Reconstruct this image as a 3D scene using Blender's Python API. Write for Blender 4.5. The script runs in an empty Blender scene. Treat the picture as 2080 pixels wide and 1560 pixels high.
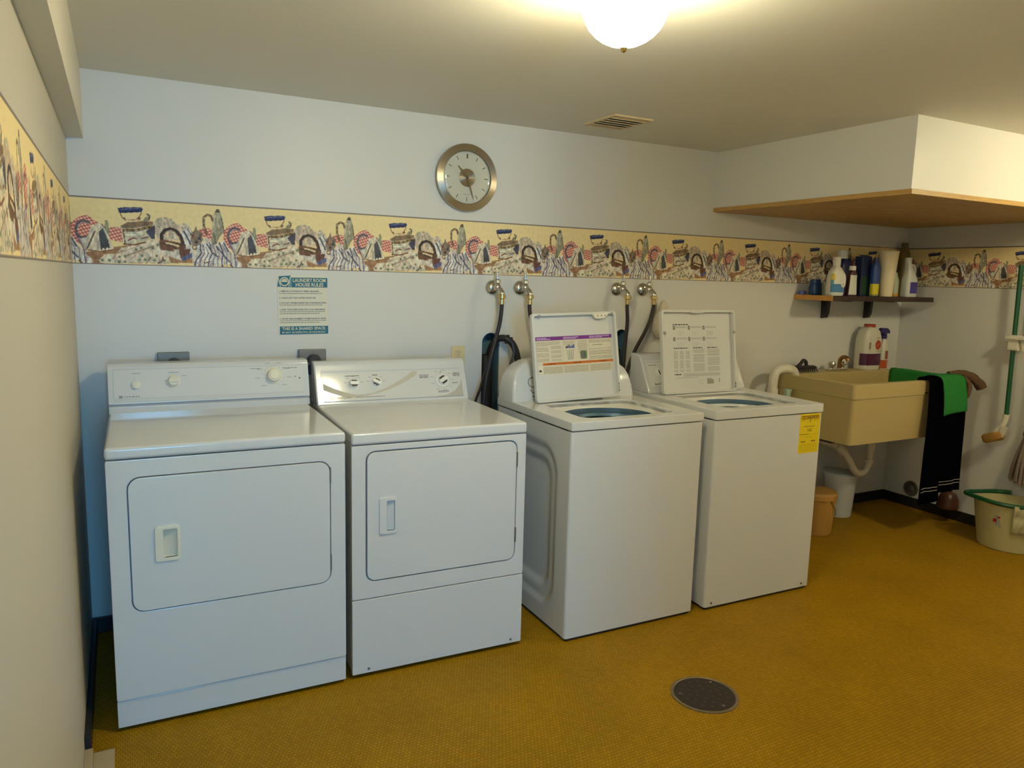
import bpy, bmesh, math, random
import numpy as np
from mathutils import Vector, Matrix

DAYLIGHT = 27.0
SKY_COL = (0.14, 0.53, 1.0, 1)
EXPOSURE = 0.04
LAMP = 101.0
LAMP_COL = (1.0, 0.885, 0.56)
BORDER_BG = (216, 197, 146)
BORDER_GAIN = 1.30

# ---------------------------------------------------------------- camera, world, light, exposure
scene = bpy.context.scene
COL = scene.collection
ROOM_H = 2.167          # ceiling height
ROOM_W = 4.80           # left wall x=0, right wall x=ROOM_W; back wall y=0
REAR_Y = -3.50         # rear wall with the doorway the photo is taken from
HALL_Y = -6.20         # glazed door at the end of the hall behind it

cam_data = bpy.data.cameras.new('camera')
cam_data.sensor_width = 36.0
cam_data.lens = 26.286
cam = bpy.data.objects.new('camera', cam_data)
COL.objects.link(cam)
def _cam_axes(yaw, pitch, roll):
    f = Vector((math.sin(yaw)*math.cos(pitch), math.cos(yaw)*math.cos(pitch), math.sin(pitch)))
    r = Vector((math.cos(yaw), -math.sin(yaw), 0)); u = r.cross(f)
    return (math.cos(roll)*r + math.sin(roll)*u, -math.sin(roll)*r + math.cos(roll)*u, f)
_r, _u, _f = _cam_axes(0.4848, -0.1412, 0.0261)
cam.matrix_world = Matrix(((_r.x, _u.x, -_f.x, 0.1465), (_r.y, _u.y, -_f.y, -3.2619), (_r.z, _u.z, -_f.z, 1.4534), (0, 0, 0, 1)))
cam_data.clip_start = 0.02
scene.camera = cam

world = bpy.data.worlds.new('daylight'); scene.world = world
world.use_nodes = True
_bg = world.node_tree.nodes['Background']
_bg.inputs['Color'].default_value = SKY_COL
_bg.inputs['Strength'].default_value = DAYLIGHT
# portal that guides sampling of the daylight through the rear window
_pl = bpy.data.lights.new('window_portal', 'AREA'); _pl.shape = 'RECTANGLE'; _pl.size = 0.8; _pl.size_y = 1.50
_pl.cycles.is_portal = True
_po = bpy.data.objects.new('window_portal', _pl); COL.objects.link(_po)
_po.location = (0.25, HALL_Y - 0.11, 1.28); _po.rotation_euler = (math.radians(90), 0, 0)

scene.view_settings.view_transform = 'Standard'
scene.view_settings.look = 'None'
scene.view_settings.gamma = 1.0
scene.view_settings.use_curve_mapping = False
scene.view_settings.exposure = EXPOSURE

# ---------------------------------------------------------------- materials
def lin(c):
    c = c / 255.0
    return c / 12.92 if c <= 0.04045 else ((c + 0.055) / 1.055) ** 2.4
def srgb(r, g, b): return (lin(r), lin(g), lin(b))

MATS = {}
def mat(name, color, rough=0.5, metal=0.0, spec=0.5, var=0.0, vscale=8.0, bump=0.0, bscale=120.0, coat=0.0, emit=None, trans=0.0, aniso=0.0):
    if name in MATS: return MATS[name]
    m = bpy.data.materials.new(name); m.use_nodes = True
    nt = m.node_tree; b = nt.nodes['Principled BSDF']
    b.inputs['Base Color'].default_value = (*color, 1)
    b.inputs['Roughness'].default_value = rough
    b.inputs['Metallic'].default_value = metal
    b.inputs['Specular IOR Level'].default_value = spec
    if coat:
        b.inputs['Coat Weight'].default_value = coat; b.inputs['Coat Roughness'].default_value = 0.08
    if trans: b.inputs['Transmission Weight'].default_value = trans
    if emit:
        b.inputs['Emission Color'].default_value = (*emit[0], 1); b.inputs['Emission Strength'].default_value = emit[1]
    tc = None
    if var or bump:
        tc = nt.nodes.new('ShaderNodeTexCoord')
    if var:
        n = nt.nodes.new('ShaderNodeTexNoise'); n.inputs['Scale'].default_value = vscale; n.inputs['Detail'].default_value = 4
        nt.links.new(tc.outputs['Object'], n.inputs['Vector'])
        mx = nt.nodes.new('ShaderNodeMix'); mx.data_type = 'RGBA'
        mx.inputs[6].default_value = (*[c * (1 - var) for c in color], 1); mx.inputs[7].default_value = (*[min(1, c * (1 + var)) for c in color], 1)
        nt.links.new(n.outputs['Fac'], mx.inputs[0]); nt.links.new(mx.outputs[2], b.inputs['Base Color'])
    if bump:
        n2 = nt.nodes.new('ShaderNodeTexNoise'); n2.inputs['Scale'].default_value = bscale; n2.inputs['Detail'].default_value = 3
        nt.links.new(tc.outputs['Object'], n2.inputs['Vector'])
        bp = nt.nodes.new('ShaderNodeBump'); bp.inputs['Strength'].default_value = bump; bp.inputs['Distance'].default_value = 0.002
        nt.links.new(n2.outputs['Fac'], bp.inputs['Height']); nt.links.new(bp.outputs['Normal'], b.inputs['Normal'])
    if aniso:
        b.inputs['Anisotropic'].default_value = aniso; b.inputs['Anisotropic Rotation'].default_value = 0.25
        tg = nt.nodes.new('ShaderNodeTangent'); tg.direction_type = 'RADIAL'; tg.axis = 'Z'
        nt.links.new(tg.outputs['Tangent'], b.inputs['Tangent'])
    MATS[name] = m
    return m

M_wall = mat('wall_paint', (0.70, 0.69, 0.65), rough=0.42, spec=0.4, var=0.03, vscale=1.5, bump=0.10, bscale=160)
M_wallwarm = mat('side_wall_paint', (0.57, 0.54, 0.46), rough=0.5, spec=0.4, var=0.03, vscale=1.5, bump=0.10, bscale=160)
M_ceil = mat('ceiling_paint', (0.78, 0.75, 0.66), rough=0.6, spec=0.3, var=0.03, vscale=2, bump=0.08, bscale=200)
M_beam = mat('beam_paint', (0.72, 0.69, 0.60), rough=0.5, spec=0.3, var=0.03, vscale=2)
M_enamel = mat('white_enamel', (0.68, 0.69, 0.68), rough=0.12, spec=0.5, coat=0.1, var=0.012, vscale=3)
M_enamel_old = mat('old_white_enamel', (0.67, 0.69, 0.69), rough=0.12, spec=0.5, coat=0.1, var=0.015, vscale=3)
M_lid = mat('lid_underside_enamel', (0.68, 0.68, 0.65), rough=0.55, spec=0.3, var=0.012, vscale=3)
M_panel_old = mat('satin_panel', (0.67, 0.68, 0.66), rough=0.5, spec=0.3, var=0.01)
M_panel = mat('glossy_panel', (0.68, 0.68, 0.65), rough=0.08, var=0.01)
M_plastic_w = mat('white_plastic', (0.80, 0.79, 0.74), rough=0.33, var=0.01)
M_almond = mat('almond_plastic', (0.78, 0.74, 0.60), rough=0.35, var=0.02)
M_grey = mat('grey_plastic', (0.30, 0.30, 0.28), rough=0.4, var=0.05)
M_dark = mat('dark_plastic', (0.022, 0.021, 0.022), rough=0.45, var=0.1)
M_gap = mat('shadow_cavity', (0.42, 0.44, 0.48), rough=0.6, var=0.1)
M_rubber = mat('black_rubber', (0.020, 0.015, 0.014), rough=0.5, bump=0.1)
M_base = mat('rubber_baseboard', (0.012, 0.010, 0.012), rough=0.45, var=0.2, bump=0.1, bscale=40)
M_chrome = mat('chrome', (0.72, 0.70, 0.66), rough=0.14, metal=1.0, var=0.03)
M_nickel = mat('worn_nickel', (0.62, 0.58, 0.50), rough=0.24, metal=1.0, var=0.08, vscale=30)
M_brass = mat('brass', (0.72, 0.50, 0.20), rough=0.25, metal=1.0, var=0.05)
M_steel = mat('brushed_steel', (0.46, 0.41, 0.32), rough=0.30, metal=1.0, aniso=0.85)
M_stainless = mat('stainless_plate', (0.22, 0.20, 0.17), rough=0.5, metal=0.6, var=0.1, vscale=30)
M_basket = mat('basket_steel_blue_shade', (0.13, 0.22, 0.32), rough=0.35, metal=0.5, var=0.06)  # tub metal with the blue daylight shade mixed into its colour
M_ivory = mat('ivory_plastic', (0.74, 0.62, 0.34), rough=0.4, var=0.02)
M_cream = mat('cream_fibreglass', (0.50, 0.39, 0.165), rough=0.4, var=0.05, vscale=6, bump=0.04, bscale=60)
M_pvc = mat('white_pvc', (0.74, 0.70, 0.58), rough=0.4, var=0.03)
M_teal_pipe = mat('pale_teal_pipe', (0.42, 0.58, 0.48), rough=0.5, var=0.04)
M_recess_shade = mat('recess_blue_shade', (0.09, 0.20, 0.27), rough=0.7, var=0.15, vscale=20)  # cool daylight shade inside the wall recesses, put into their base colour
M_glass = None

def fabric(name, color, scale=500, bump=0.5, rough=0.95):
    return mat(name, color, rough=rough, spec=0.1, var=0.15, vscale=40, bump=bump, bscale=scale)

def wood(name, c1, c2, scale=6.0, rough=0.45, axis=(1, 12, 12)):
    m = bpy.data.materials.new(name); m.use_nodes = True
    nt = m.node_tree; b = nt.nodes['Principled BSDF']
    tc = nt.nodes.new('ShaderNodeTexCoord'); mp = nt.nodes.new('ShaderNodeMapping'); mp.inputs['Scale'].default_value = axis
    n = nt.nodes.new('ShaderNodeTexNoise'); n.inputs['Scale'].default_value = scale; n.inputs['Detail'].default_value = 6; n.inputs['Distortion'].default_value = 0.6
    r = nt.nodes.new('ShaderNodeValToRGB'); r.color_ramp.elements[0].position = 0.3; r.color_ramp.elements[1].position = 0.7
    r.color_ramp.elements[0].color = (*c1, 1); r.color_ramp.elements[1].color = (*c2, 1)
    nt.links.new(tc.outputs['Object'], mp.inputs['Vector']); nt.links.new(mp.outputs['Vector'], n.inputs['Vector'])
    nt.links.new(n.outputs['Fac'], r.inputs['Fac']); nt.links.new(r.outputs['Color'], b.inputs['Base Color'])
    b.inputs['Roughness'].default_value = rough
    return m
M_wood = wood('honey_plywood', (0.42, 0.24, 0.065), (0.54, 0.33, 0.10), axis=(2, 2, 20))
M_woodend = wood('raw_wood_end', (0.55, 0.25, 0.05), (0.70, 0.36, 0.09), axis=(4, 4, 20))
M_darkwood = wood('dark_stained_wood', (0.020, 0.010, 0.008), (0.045, 0.022, 0.016), axis=(1, 15, 15))

def make_print_mat(name, rough):
    m = bpy.data.materials.new(name); m.use_nodes = True
    nt = m.node_tree; b = nt.nodes['Principled BSDF']
    a = nt.nodes.new('ShaderNodeVertexColor'); a.layer_name = 'Col'
    tc = nt.nodes.new('ShaderNodeTexCoord')
    n = nt.nodes.new('ShaderNodeTexNoise'); n.inputs['Scale'].default_value = 60; n.inputs['Detail'].default_value = 3
    nt.links.new(tc.outputs['Object'], n.inputs['Vector'])
    h = nt.nodes.new('ShaderNodeHueSaturation')
    mr = nt.nodes.new('ShaderNodeMapRange'); mr.inputs[1].default_value = 0.3; mr.inputs[2].default_value = 0.7; mr.inputs[3].default_value = 0.96; mr.inputs[4].default_value = 1.04
    nt.links.new(n.outputs['Fac'], mr.inputs[0]); nt.links.new(mr.outputs[0], h.inputs['Value'])
    nt.links.new(a.outputs['Color'], h.inputs['Color']); nt.links.new(h.outputs['Color'], b.inputs['Base Color'])
    b.inputs['Roughness'].default_value = rough
    b.inputs['Specular IOR Level'].default_value = 0.35
    return m
M_print = make_print_mat('printed_ink', 0.5)
M_wallpaper = make_print_mat('wallpaper_print', 0.6)

def make_floor_mat():
    m = bpy.data.materials.new('mosaic_floor_tile'); m.use_nodes = True
    nt = m.node_tree; b = nt.nodes['Principled BSDF']; N = nt.nodes.new; L = nt.links.new
    tc = N('ShaderNodeTexCoord')
    br = N('ShaderNodeTexBrick'); br.offset = 0.5
    br.inputs['Scale'].default_value = 1.0
    br.inputs['Brick Width'].default_value = 0.0125; br.inputs['Row Height'].default_value = 0.0125
    br.inputs['Mortar Size'].default_value = 0.0012; br.inputs['Mortar Smooth'].default_value = 0.35; br.inputs['Bias'].default_value = 0.0
    br.inputs['Color1'].default_value = (0.37, 0.205, 0.006, 1); br.inputs['Color2'].default_value = (0.30, 0.165, 0.004, 1)
    br.inputs['Mortar'].default_value = (0.19, 0.10, 0.003, 1)
    L(tc.outputs['Object'], br.inputs['Vector'])
    n = N('ShaderNodeTexNoise'); n.inputs['Scale'].default_value = 3.0; n.inputs['Detail'].default_value = 5
    L(tc.outputs['Object'], n.inputs['Vector'])
    mr = N('ShaderNodeMapRange'); mr.inputs[1].default_value = 0.3; mr.inputs[2].default_value = 0.7; mr.inputs[3].default_value = 0.90; mr.inputs[4].default_value = 1.08
    L(n.outputs['Fac'], mr.inputs[0])
    h = N('ShaderNodeHueSaturation'); L(mr.outputs[0], h.inputs['Value']); L(br.outputs['Color'], h.inputs['Color']); L(h.outputs['Color'], b.inputs['Base Color'])
    bp = N('ShaderNodeBump'); bp.inputs['Strength'].default_value = 0.35; bp.inputs['Distance'].default_value = 0.001; bp.invert = True
    L(br.outputs['Fac'], bp.inputs['Height']); L(bp.outputs['Normal'], b.inputs['Normal'])
    b.inputs['Roughness'].default_value = 0.50; b.inputs['Specular IOR Level'].default_value = 0.10
    return m
M_floor = make_floor_mat()

def make_thin_glass(name, gloss=0.08):
    m = bpy.data.materials.new(name); m.use_nodes = True
    nt = m.node_tree; nt.nodes.clear(); N = nt.nodes.new; L = nt.links.new
    o = N('ShaderNodeOutputMaterial'); t = N('ShaderNodeBsdfTransparent'); g = N('ShaderNodeBsdfGlossy'); g.inputs['Roughness'].default_value = 0.03
    f = N('ShaderNodeFresnel'); f.inputs['IOR'].default_value = 1.45
    mx = N('ShaderNodeMixShader'); L(f.outputs[0], mx.inputs[0]); L(t.outputs[0], mx.inputs[1]); L(g.outputs[0], mx.inputs[2]); L(mx.outputs[0], o.inputs[0])
    return m
M_pane = make_thin_glass('thin_glass')

# ---------------------------------------------------------------- mesh helpers
def merge(*bms):
    out = bmesh.new()
    for b in bms:
        me = bpy.data.meshes.new('tmp'); b.to_mesh(me); b.free(); out.from_mesh(me); bpy.data.meshes.remove(me)
    return out

def box(x0, x1, y0, y1, z0, z1, b=0.0, seg=2):
    bm = bmesh.new()
    v = [bm.verts.new(p) for p in ((x0,y0,z0),(x1,y0,z0),(x1,y1,z0),(x0,y1,z0),(x0,y0,z1),(x1,y0,z1),(x1,y1,z1),(x0,y1,z1))]
    for f in ((0,3,2,1),(4,5,6,7),(0,1,5,4),(1,2,6,5),(2,3,7,6),(3,0,4,7)): bm.faces.new([v[i] for i in f])
    if b: bmesh.ops.bevel(bm, geom=bm.edges[:], offset=b, segments=seg, affect='EDGES', profile=0.5)
    return bm

def rrect(u0, u1, v0, v1, r, n=5):
    r = min(r, (u1-u0)/2, (v1-v0)/2); pts = []
    for cx, cy, a0 in ((u1-r, v1-r, 0), (u0+r, v1-r, 90), (u0+r, v0+r, 180), (u1-r, v0+r, 270)):
        for i in range(n+1):
            a = math.radians(a0 + 90*i/n); pts.append((cx + r*math.cos(a), cy + r*math.sin(a)))
    return pts

XZ = lambda u, v, w: (u, w, v)
YZ = lambda u, v, w: (w, u, v)
XY = lambda u, v, w: (u, v, w)

def prism(pts, w0, w1, mp=XZ, b=0.0, seg=2):
    bm = bmesh.new(); n = len(pts)
    a = [bm.verts.new(mp(p[0], p[1], w0)) for p in pts]; c = [bm.verts.new(mp(p[0], p[1], w1)) for p in pts]
    bm.faces.new(a); bm.faces.new(c[::-1])
    for i in range(n): bm.faces.new((a[i], a[(i+1) % n], c[(i+1) % n], c[i]))
    bmesh.ops.recalc_face_normals(bm, faces=bm.faces[:])
    if b: bmesh.ops.bevel(bm, geom=[e for e in bm.edges if e.calc_face_angle(0) > 0.5], offset=b, segments=seg, affect='EDGES', profile=0.5)
    return bm

def plate_hole(outer, inner, w0, w1, mp=XZ, b=0.0):
    bm = bmesh.new(); n = len(outer)
    A = [bm.verts.new(mp(*p, w0)) for p in outer]; B = [bm.verts.new(mp(*p, w0)) for p in inner]
    Cc = [bm.verts.new(mp(*p, w1)) for p in outer]; D = [bm.verts.new(mp(*p, w1)) for p in inner]
    for i in range(n):
        j = (i+1) % n
        bm.faces.new((A[i], A[j], B[j], B[i])); bm.faces.new((Cc[j], Cc[i], D[i], D[j]))
        bm.faces.new((A[j], A[i], Cc[i], Cc[j])); bm.faces.new((B[i], B[j], D[j], D[i]))
    bmesh.ops.recalc_face_normals(bm, faces=bm.faces[:])
    if b: bmesh.ops.bevel(bm, geom=[e for e in bm.edges if e.calc_face_angle(0) > 0.9], offset=b, segments=2, affect='EDGES', profile=0.5)
    return bm

def frame_of(d):
    d = Vector(d).normalized(); a = Vector((0, 0, 1)) if abs(d.z) < 0.95 else Vector((1, 0, 0))
    x = a.cross(d).normalized(); return x, d.cross(x), d

def lathe(prof, n=32, origin=(0,0,0), axis=(0,0,1), cap=True):
    bm = bmesh.new(); X, Y, Z = frame_of(axis); O = Vector(origin); rings = []
    for r, z in prof:
        if r < 1e-6: rings.append([bm.verts.new(O + Z*z)])
        else: rings.append([bm.verts.new(O + Z*z + (X*math.cos(2*math.pi*i/n) + Y*math.sin(2*math.pi*i/n))*r) for i in range(n)])
    for a, c in zip(rings, rings[1:]):
        for i in range(n):
            j = (i+1) % n
            if len(a) == 1 and len(c) == 1: break
            if len(a) == 1: bm.faces.new((a[0], c[j], c[i]))
            elif len(c) == 1: bm.faces.new((a[i], a[j], c[0]))
            else: bm.faces.new((a[i], a[j], c[j], c[i]))
    if cap:
        if len(rings[0]) > 1: bm.faces.new(rings[0][::-1])
        if len(rings[-1]) > 1: bm.faces.new(rings[-1])
    return bm

def cyl(p0, p1, r0, r1=None, n=20):
    p0 = Vector(p0); d = Vector(p1) - p0
    return lathe([(r0, 0), (r0 if r1 is None else r1, d.length)], n, p0, d)

def spline(pts, sub=6):
    P = [Vector(p) for p in pts]; out = []
    for i in range(len(P)-1):
        p0 = P[max(i-1, 0)]; p1 = P[i]; p2 = P[i+1]; p3 = P[min(i+2, len(P)-1)]
        for k in range(sub):
            t = k/sub
            out.append(0.5*((2*p1) + (p2-p0)*t + (2*p0-5*p1+4*p2-p3)*t*t + (3*p1-p0-3*p2+p3)*t**3))
    out.append(P[-1]); return out

def tube(pts, r, n=10, sub=6):
    P = spline(pts, sub) if sub > 1 else [Vector(p) for p in pts]
    bm = bmesh.new(); rings = []; prev = None
    for i, p in enumerate(P):
        d = (P[min(i+1, len(P)-1)] - P[max(i-1, 0)]).normalized()
        if prev is None: x = frame_of(d)[0]
        else: x = (prev - d*prev.dot(d)).normalized()
        prev = x; y = d.cross(x)
        rr = r[0] + (r[1]-r[0])*i/(len(P)-1) if isinstance(r, tuple) else r
        rings.append([bm.verts.new(p + (x*math.cos(2*math.pi*k/n) + y*math.sin(2*math.pi*k/n))*rr) for k in range(n)])
    for a, c in zip(rings, rings[1:]):
        for k in range(n): bm.faces.new((a[k], a[(k+1) % n], c[(k+1) % n], c[k]))
    bm.faces.new(rings[0][::-1]); bm.faces.new(rings[-1])
    return bm

def ball(c, r, sx=1, sy=1, sz=1, n=20):
    bm = bmesh.new(); bmesh.ops.create_uvsphere(bm, u_segments=n, v_segments=n//2, radius=r)
    bmesh.ops.transform(bm, matrix=Matrix.Translation(c) @ Matrix.Diagonal((sx, sy, sz, 1)), verts=bm.verts)
    return bm

def sect(z, hx, hy, cx=0, cy=0, p=3.0, n=28):
    out = []
    for i in range(n):
        a = 2*math.pi*i/n; c, s = math.cos(a), math.sin(a)
        out.append((cx + hx*math.copysign(abs(c)**(2/p), c), cy + hy*math.copysign(abs(s)**(2/p), s), z))
    return out

def loft(rings, cap=True):
    bm = bmesh.new(); R = [[bm.verts.new(p) for p in r] for r in rings]; n = len(R[0])
    for a, c in zip(R, R[1:]):
        for i in range(n): bm.faces.new((a[i], a[(i+1) % n], c[(i+1) % n], c[i]))
    if cap: bm.faces.new(R[0][::-1]); bm.faces.new(R[-1])
    return bm

def grid(fn, nu, nv):
    bm = bmesh.new(); V = [[bm.verts.new(fn(i/nu, j/nv)) for j in range(nv+1)] for i in range(nu+1)]
    for i in range(nu):
        for j in range(nv): bm.faces.new((V[i][j], V[i+1][j], V[i+1][j+1], V[i][j+1]))
    return bm

def xf(bm, M):
    bmesh.ops.transform(bm, matrix=M, verts=bm.verts); return bm

def obj(name, bm, material, parent=None, angle=35, recalc=True, matrix=None):
    if recalc: bmesh.ops.recalc_face_normals(bm, faces=bm.faces[:])
    me = bpy.data.meshes.new(name); bm.to_mesh(me); bm.free()
    if angle:
        me.polygons.foreach_set('use_smooth', [True]*len(me.polygons)); me.set_sharp_from_angle(angle=math.radians(angle))
    me.materials.append(material)
    o = bpy.data.objects.new(name, me); COL.objects.link(o)
    if angle == 35 and len(me.polygons) < 4000:
        wn = o.modifiers.new('weighted_normals', 'WEIGHTED_NORMAL'); wn.keep_sharp = True; wn.weight = 90
    if parent is not None: o.parent = parent
    if matrix is not None: o.matrix_local = matrix
    return o

def tag(o, label, cat, group=None, kind=None):
    o['label'] = label; o['category'] = cat
    if group: o['group'] = group
    if kind: o['kind'] = kind
    return o

def thing(name, label, cat, loc=(0,0,0), rz=0.0, group=None):
    o = bpy.data.objects.new(name, None); o.empty_display_size = 0.05; COL.objects.link(o)
    o.location = loc; o.rotation_euler = (0, 0, rz)
    return tag(o, label, cat, group)

def struct(name, bm, m, label=None, parent=None, angle=35):
    o = obj(name, bm, m, parent, angle)
    if parent is None: o['kind'] = 'structure'
    if label: o['label'] = label
    return o

def plane_matrix(origin, ux, uy):
    ux = Vector(ux).normalized(); uy = Vector(uy).normalized(); uz = ux.cross(uy)
    return Matrix(((ux.x, uy.x, uz.x, origin[0]), (ux.y, uy.y, uz.y, origin[1]), (ux.z, uy.z, uz.z, origin[2]), (0, 0, 0, 1)))

class Print:
    """flat ink on a surface: coloured polygons in the local xy plane"""
    def __init__(s): s.v = []; s.f = []; s.c = []; s.layer = 0
    def poly(s, pts, col, z=None):
        z = s.layer*0.00015 if z is None else z
        b = len(s.v); s.v += [(p[0], p[1], z) for p in pts]; s.f.append(list(range(b, b+len(pts)))); s.c.append(col)
    def rect(s, x0, y0, x1, y1, col): s.poly([(x0,y0),(x1,y0),(x1,y1),(x0,y1)], col)
    def circle(s, cx, cy, r, col, n=24, ry=None):
        ry = ry or r
        s.poly([(cx+r*math.cos(2*math.pi*i/n), cy+ry*math.sin(2*math.pi*i/n)) for i in range(n)], col)
    def ring(s, cx, cy, r0, r1, col, a0=0, a1=360, n=24):
        for i in range(n):
            t0 = math.radians(a0+(a1-a0)*i/n); t1 = math.radians(a0+(a1-a0)*(i+1)/n)
            s.poly([(cx+r0*math.cos(t0), cy+r0*math.sin(t0)), (cx+r1*math.cos(t0), cy+r1*math.sin(t0)), (cx+r1*math.cos(t1), cy+r1*math.sin(t1)), (cx+r0*math.cos(t1), cy+r0*math.sin(t1))], col)
    def stroke(s, pts, w, col):
        for (x0, y0), (x1, y1) in zip(pts, pts[1:]):
            d = math.hypot(x1-x0, y1-y0) or 1e-9; nx, ny = -(y1-y0)/d*w/2, (x1-x0)/d*w/2
            s.poly([(x0-nx,y0-ny),(x1-nx,y1-ny),(x1+nx,y1+ny),(x0+nx,y0+ny)], col)
    def greek(s, x0, y, w, h, col, seed=0, word=4.0):
        rnd = random.Random(seed); x = x0
        while x < x0+w:
            ww = h*rnd.uniform(1.2, word); e = min(x+ww, x0+w)
            s.rect(x, y, e, y+h, col); x = e + h*0.7
    def text(s, txt, x, y, h, col, width=None, bold=0.0, align='LEFT'):
        cu = bpy.data.curves.new('t', 'FONT'); cu.body = txt; cu.size = 1.0; cu.offset = bold; cu.resolution_u = 2
        to = bpy.data.objects.new('t', cu); me = bpy.data.meshes.new_from_object(to)
        if len(me.vertices):
            P = [tuple(q.co) for q in me.vertices]; xs = [q[0] for q in P]; ys = [q[1] for q in P]
            sy = h/0.72
            sx = sy if width is None else width/(max(xs)-min(xs))
            W = (max(xs)-min(xs))*sx; ox = x - min(xs)*sx - (0 if align == 'LEFT' else W/2)
            z = s.layer*0.00015; b = len(s.v)
            s.v += [(ox+q[0]*sx, y+q[1]*sy, z) for q in P]
            for f in me.polygons: s.f.append([b+i for i in f.vertices]); s.c.append(col)
        bpy.data.meshes.remove(me); bpy.data.objects.remove(to); bpy.data.curves.remove(cu)
    def up(s): s.layer += 1
    def build(s, name, parent, matrix, material=None):
        me = bpy.data.meshes.new(name); me.from_pydata(s.v, [], s.f)
        ca = me.color_attributes.new('Col', 'FLOAT_COLOR', 'CORNER'); arr = []
        for f, c in zip(s.f, s.c): arr += [lin(c[0]), lin(c[1]), lin(c[2]), 1.0]*len(f)
        ca.data.foreach_set('color', arr); me.materials.append(material or M_print)
        o = bpy.data.objects.new(name, me); COL.objects.link(o)
        if parent is not None: o.parent = parent
        o.matrix_local = matrix
        return o

def copy_tree(o, parent=None):
    c = o.copy(); COL.objects.link(c); c.parent = parent
    for ch in o.children: copy_tree(ch, c)
    return c

# ---------------------------------------------------------------- the room
H, W = ROOM_H, ROOM_W
T = 0.10
DX0, DX1, DZ = 0.02, 1.10, 2.03      # doorway
HX0, HX1 = -0.40, 1.25               # hall
BB = 0.067           # baseboard height

struct('floor', merge(box(-T, W+T, REAR_Y-T, T, -0.05, 0.0), box(HX0-T, HX1+T, HALL_Y-T, REAR_Y-T, -0.05, 0.0)), M_floor, 'yellow ochre mosaic tile floor', angle=0)
struct('ceiling', merge(box(-T, W+T, REAR_Y-T, T, H, H+0.05), box(HX0-T, HX1+T, HALL_Y-T, REAR_Y-T, H, H+0.05)), M_ceil, angle=0)
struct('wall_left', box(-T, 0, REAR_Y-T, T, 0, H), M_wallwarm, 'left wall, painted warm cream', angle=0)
struct('wall_right', box(W, W+T, REAR_Y-T, T, 0, H), M_wall, angle=0)

# back wall with two round-topped pipe recesses cut into the plaster
def slot_outline(x0, x1, z0, zt):
    r = (x1-x0)/2; cx = (x0+x1)/2
    return [(x0, z0)] + [(cx - r*math.cos(math.pi*i/12), zt-r + r*math.sin(math.pi*i/12)) for i in range(13)] + [(x1, z0)]
SLOTS = [(1.695, 1.790, 0.55, 1.186), (2.478, 2.556, 0.55, 1.196)]
def back_wall():
    bm = bmesh.new()
    def q(x0, x1, z0, z1):
        bm.faces.new([bm.verts.new(p) for p in ((x0,0,z0),(x1,0,z0),(x1,0,z1),(x0,0,z1))])
    xs = [0.0]
    for (x0, x1, z0, zt) in SLOTS:
        q(xs[-1], x0, 0, H)
        q(x0, x1, 0, z0)
        o = slot_outline(x0, x1, z0, zt)[1:-1]
        for (a, c) in zip(o, o[1:]):
            bm.faces.new([bm.verts.new(p) for p in ((a[0],0,a[1]),(c[0],0,c[1]),(c[0],0,H),(a[0],0,H))])
        full = slot_outline(x0, x1, z0, zt) ; n = len(full)
        for i in range(n):                                   # plaster thickness of the cut
            a, c = full[i], full[(i+1) % n]
            bm.faces.new([bm.verts.new(p) for p in ((a[0],0,a[1]),(c[0],0,c[1]),(c[0],0.012,c[1]),(a[0],0.012,a[1]))])
        xs.append(x1)
    q(xs[-1], W, 0, H)
    bmesh.ops.remove_doubles(bm, verts=bm.verts[:], dist=1e-5)
    return merge(bm, box(-T, W+T, 0.105, 0.14, 0, H))
wall_back = struct('wall_back', back_wall(), M_wall, 'back wall, painted off white', angle=0)
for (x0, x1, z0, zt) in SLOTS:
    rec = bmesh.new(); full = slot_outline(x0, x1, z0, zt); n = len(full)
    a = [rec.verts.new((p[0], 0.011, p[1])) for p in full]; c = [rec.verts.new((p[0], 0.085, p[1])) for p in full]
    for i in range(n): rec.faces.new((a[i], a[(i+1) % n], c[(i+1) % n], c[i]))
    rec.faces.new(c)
    o = obj('pipe_recess', rec, M_recess_shade, wall_back, angle=0); o['label'] = 'round-topped recess cut in the wall, coloured with blue daylight shade'

# rear wall with an open doorway, a short hall and its glazed end door (all behind the camera)
struct('wall_rear', merge(box(-T, DX0, REAR_Y-T, REAR_Y, 0, H), box(DX1, W+T, REAR_Y-T, REAR_Y, 0, H), box(DX0, DX1, REAR_Y-T, REAR_Y, DZ, H)), M_wall, angle=0)
struct('wall_hall_left', box(HX0-T, HX0, HALL_Y-T, REAR_Y-T, 0, H), M_wall, angle=0)
struct('wall_hall_right', box(HX1, HX1+T, HALL_Y-T, REAR_Y-T, 0, H), M_wall, angle=0)
WX0, WX1, WZ0, WZ1 = -0.15, 0.65, 0.53, 2.03
struct('wall_hall_end', merge(box(HX0-T, WX0, HALL_Y-T, HALL_Y, 0, H), box(WX1, HX1+T, HALL_Y-T, HALL_Y, 0, H), box(WX0, WX1, HALL_Y-T, HALL_Y, 0, WZ0), box(WX0, WX1, HALL_Y-T, HALL_Y, WZ1, H)), M_wall, angle=0)
win = bpy.data.objects.new('window_1', None); COL.objects.link(win); win['kind'] = 'structure'
win.location = (WX0, HALL_Y, WZ0)
ww, wh = WX1-WX0, WZ1-WZ0
obj('window_frame', plate_hole(rrect(0, ww, 0, wh, 0.002), rrect(0.045, ww-0.045, 0.045, wh-0.045, 0.002), -0.08, -0.02), M_plastic_w, win)
obj('pane', box(0.04, ww-0.04, -0.052, -0.048, 0.04, wh-0.04), M_pane, win, angle=0)

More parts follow.
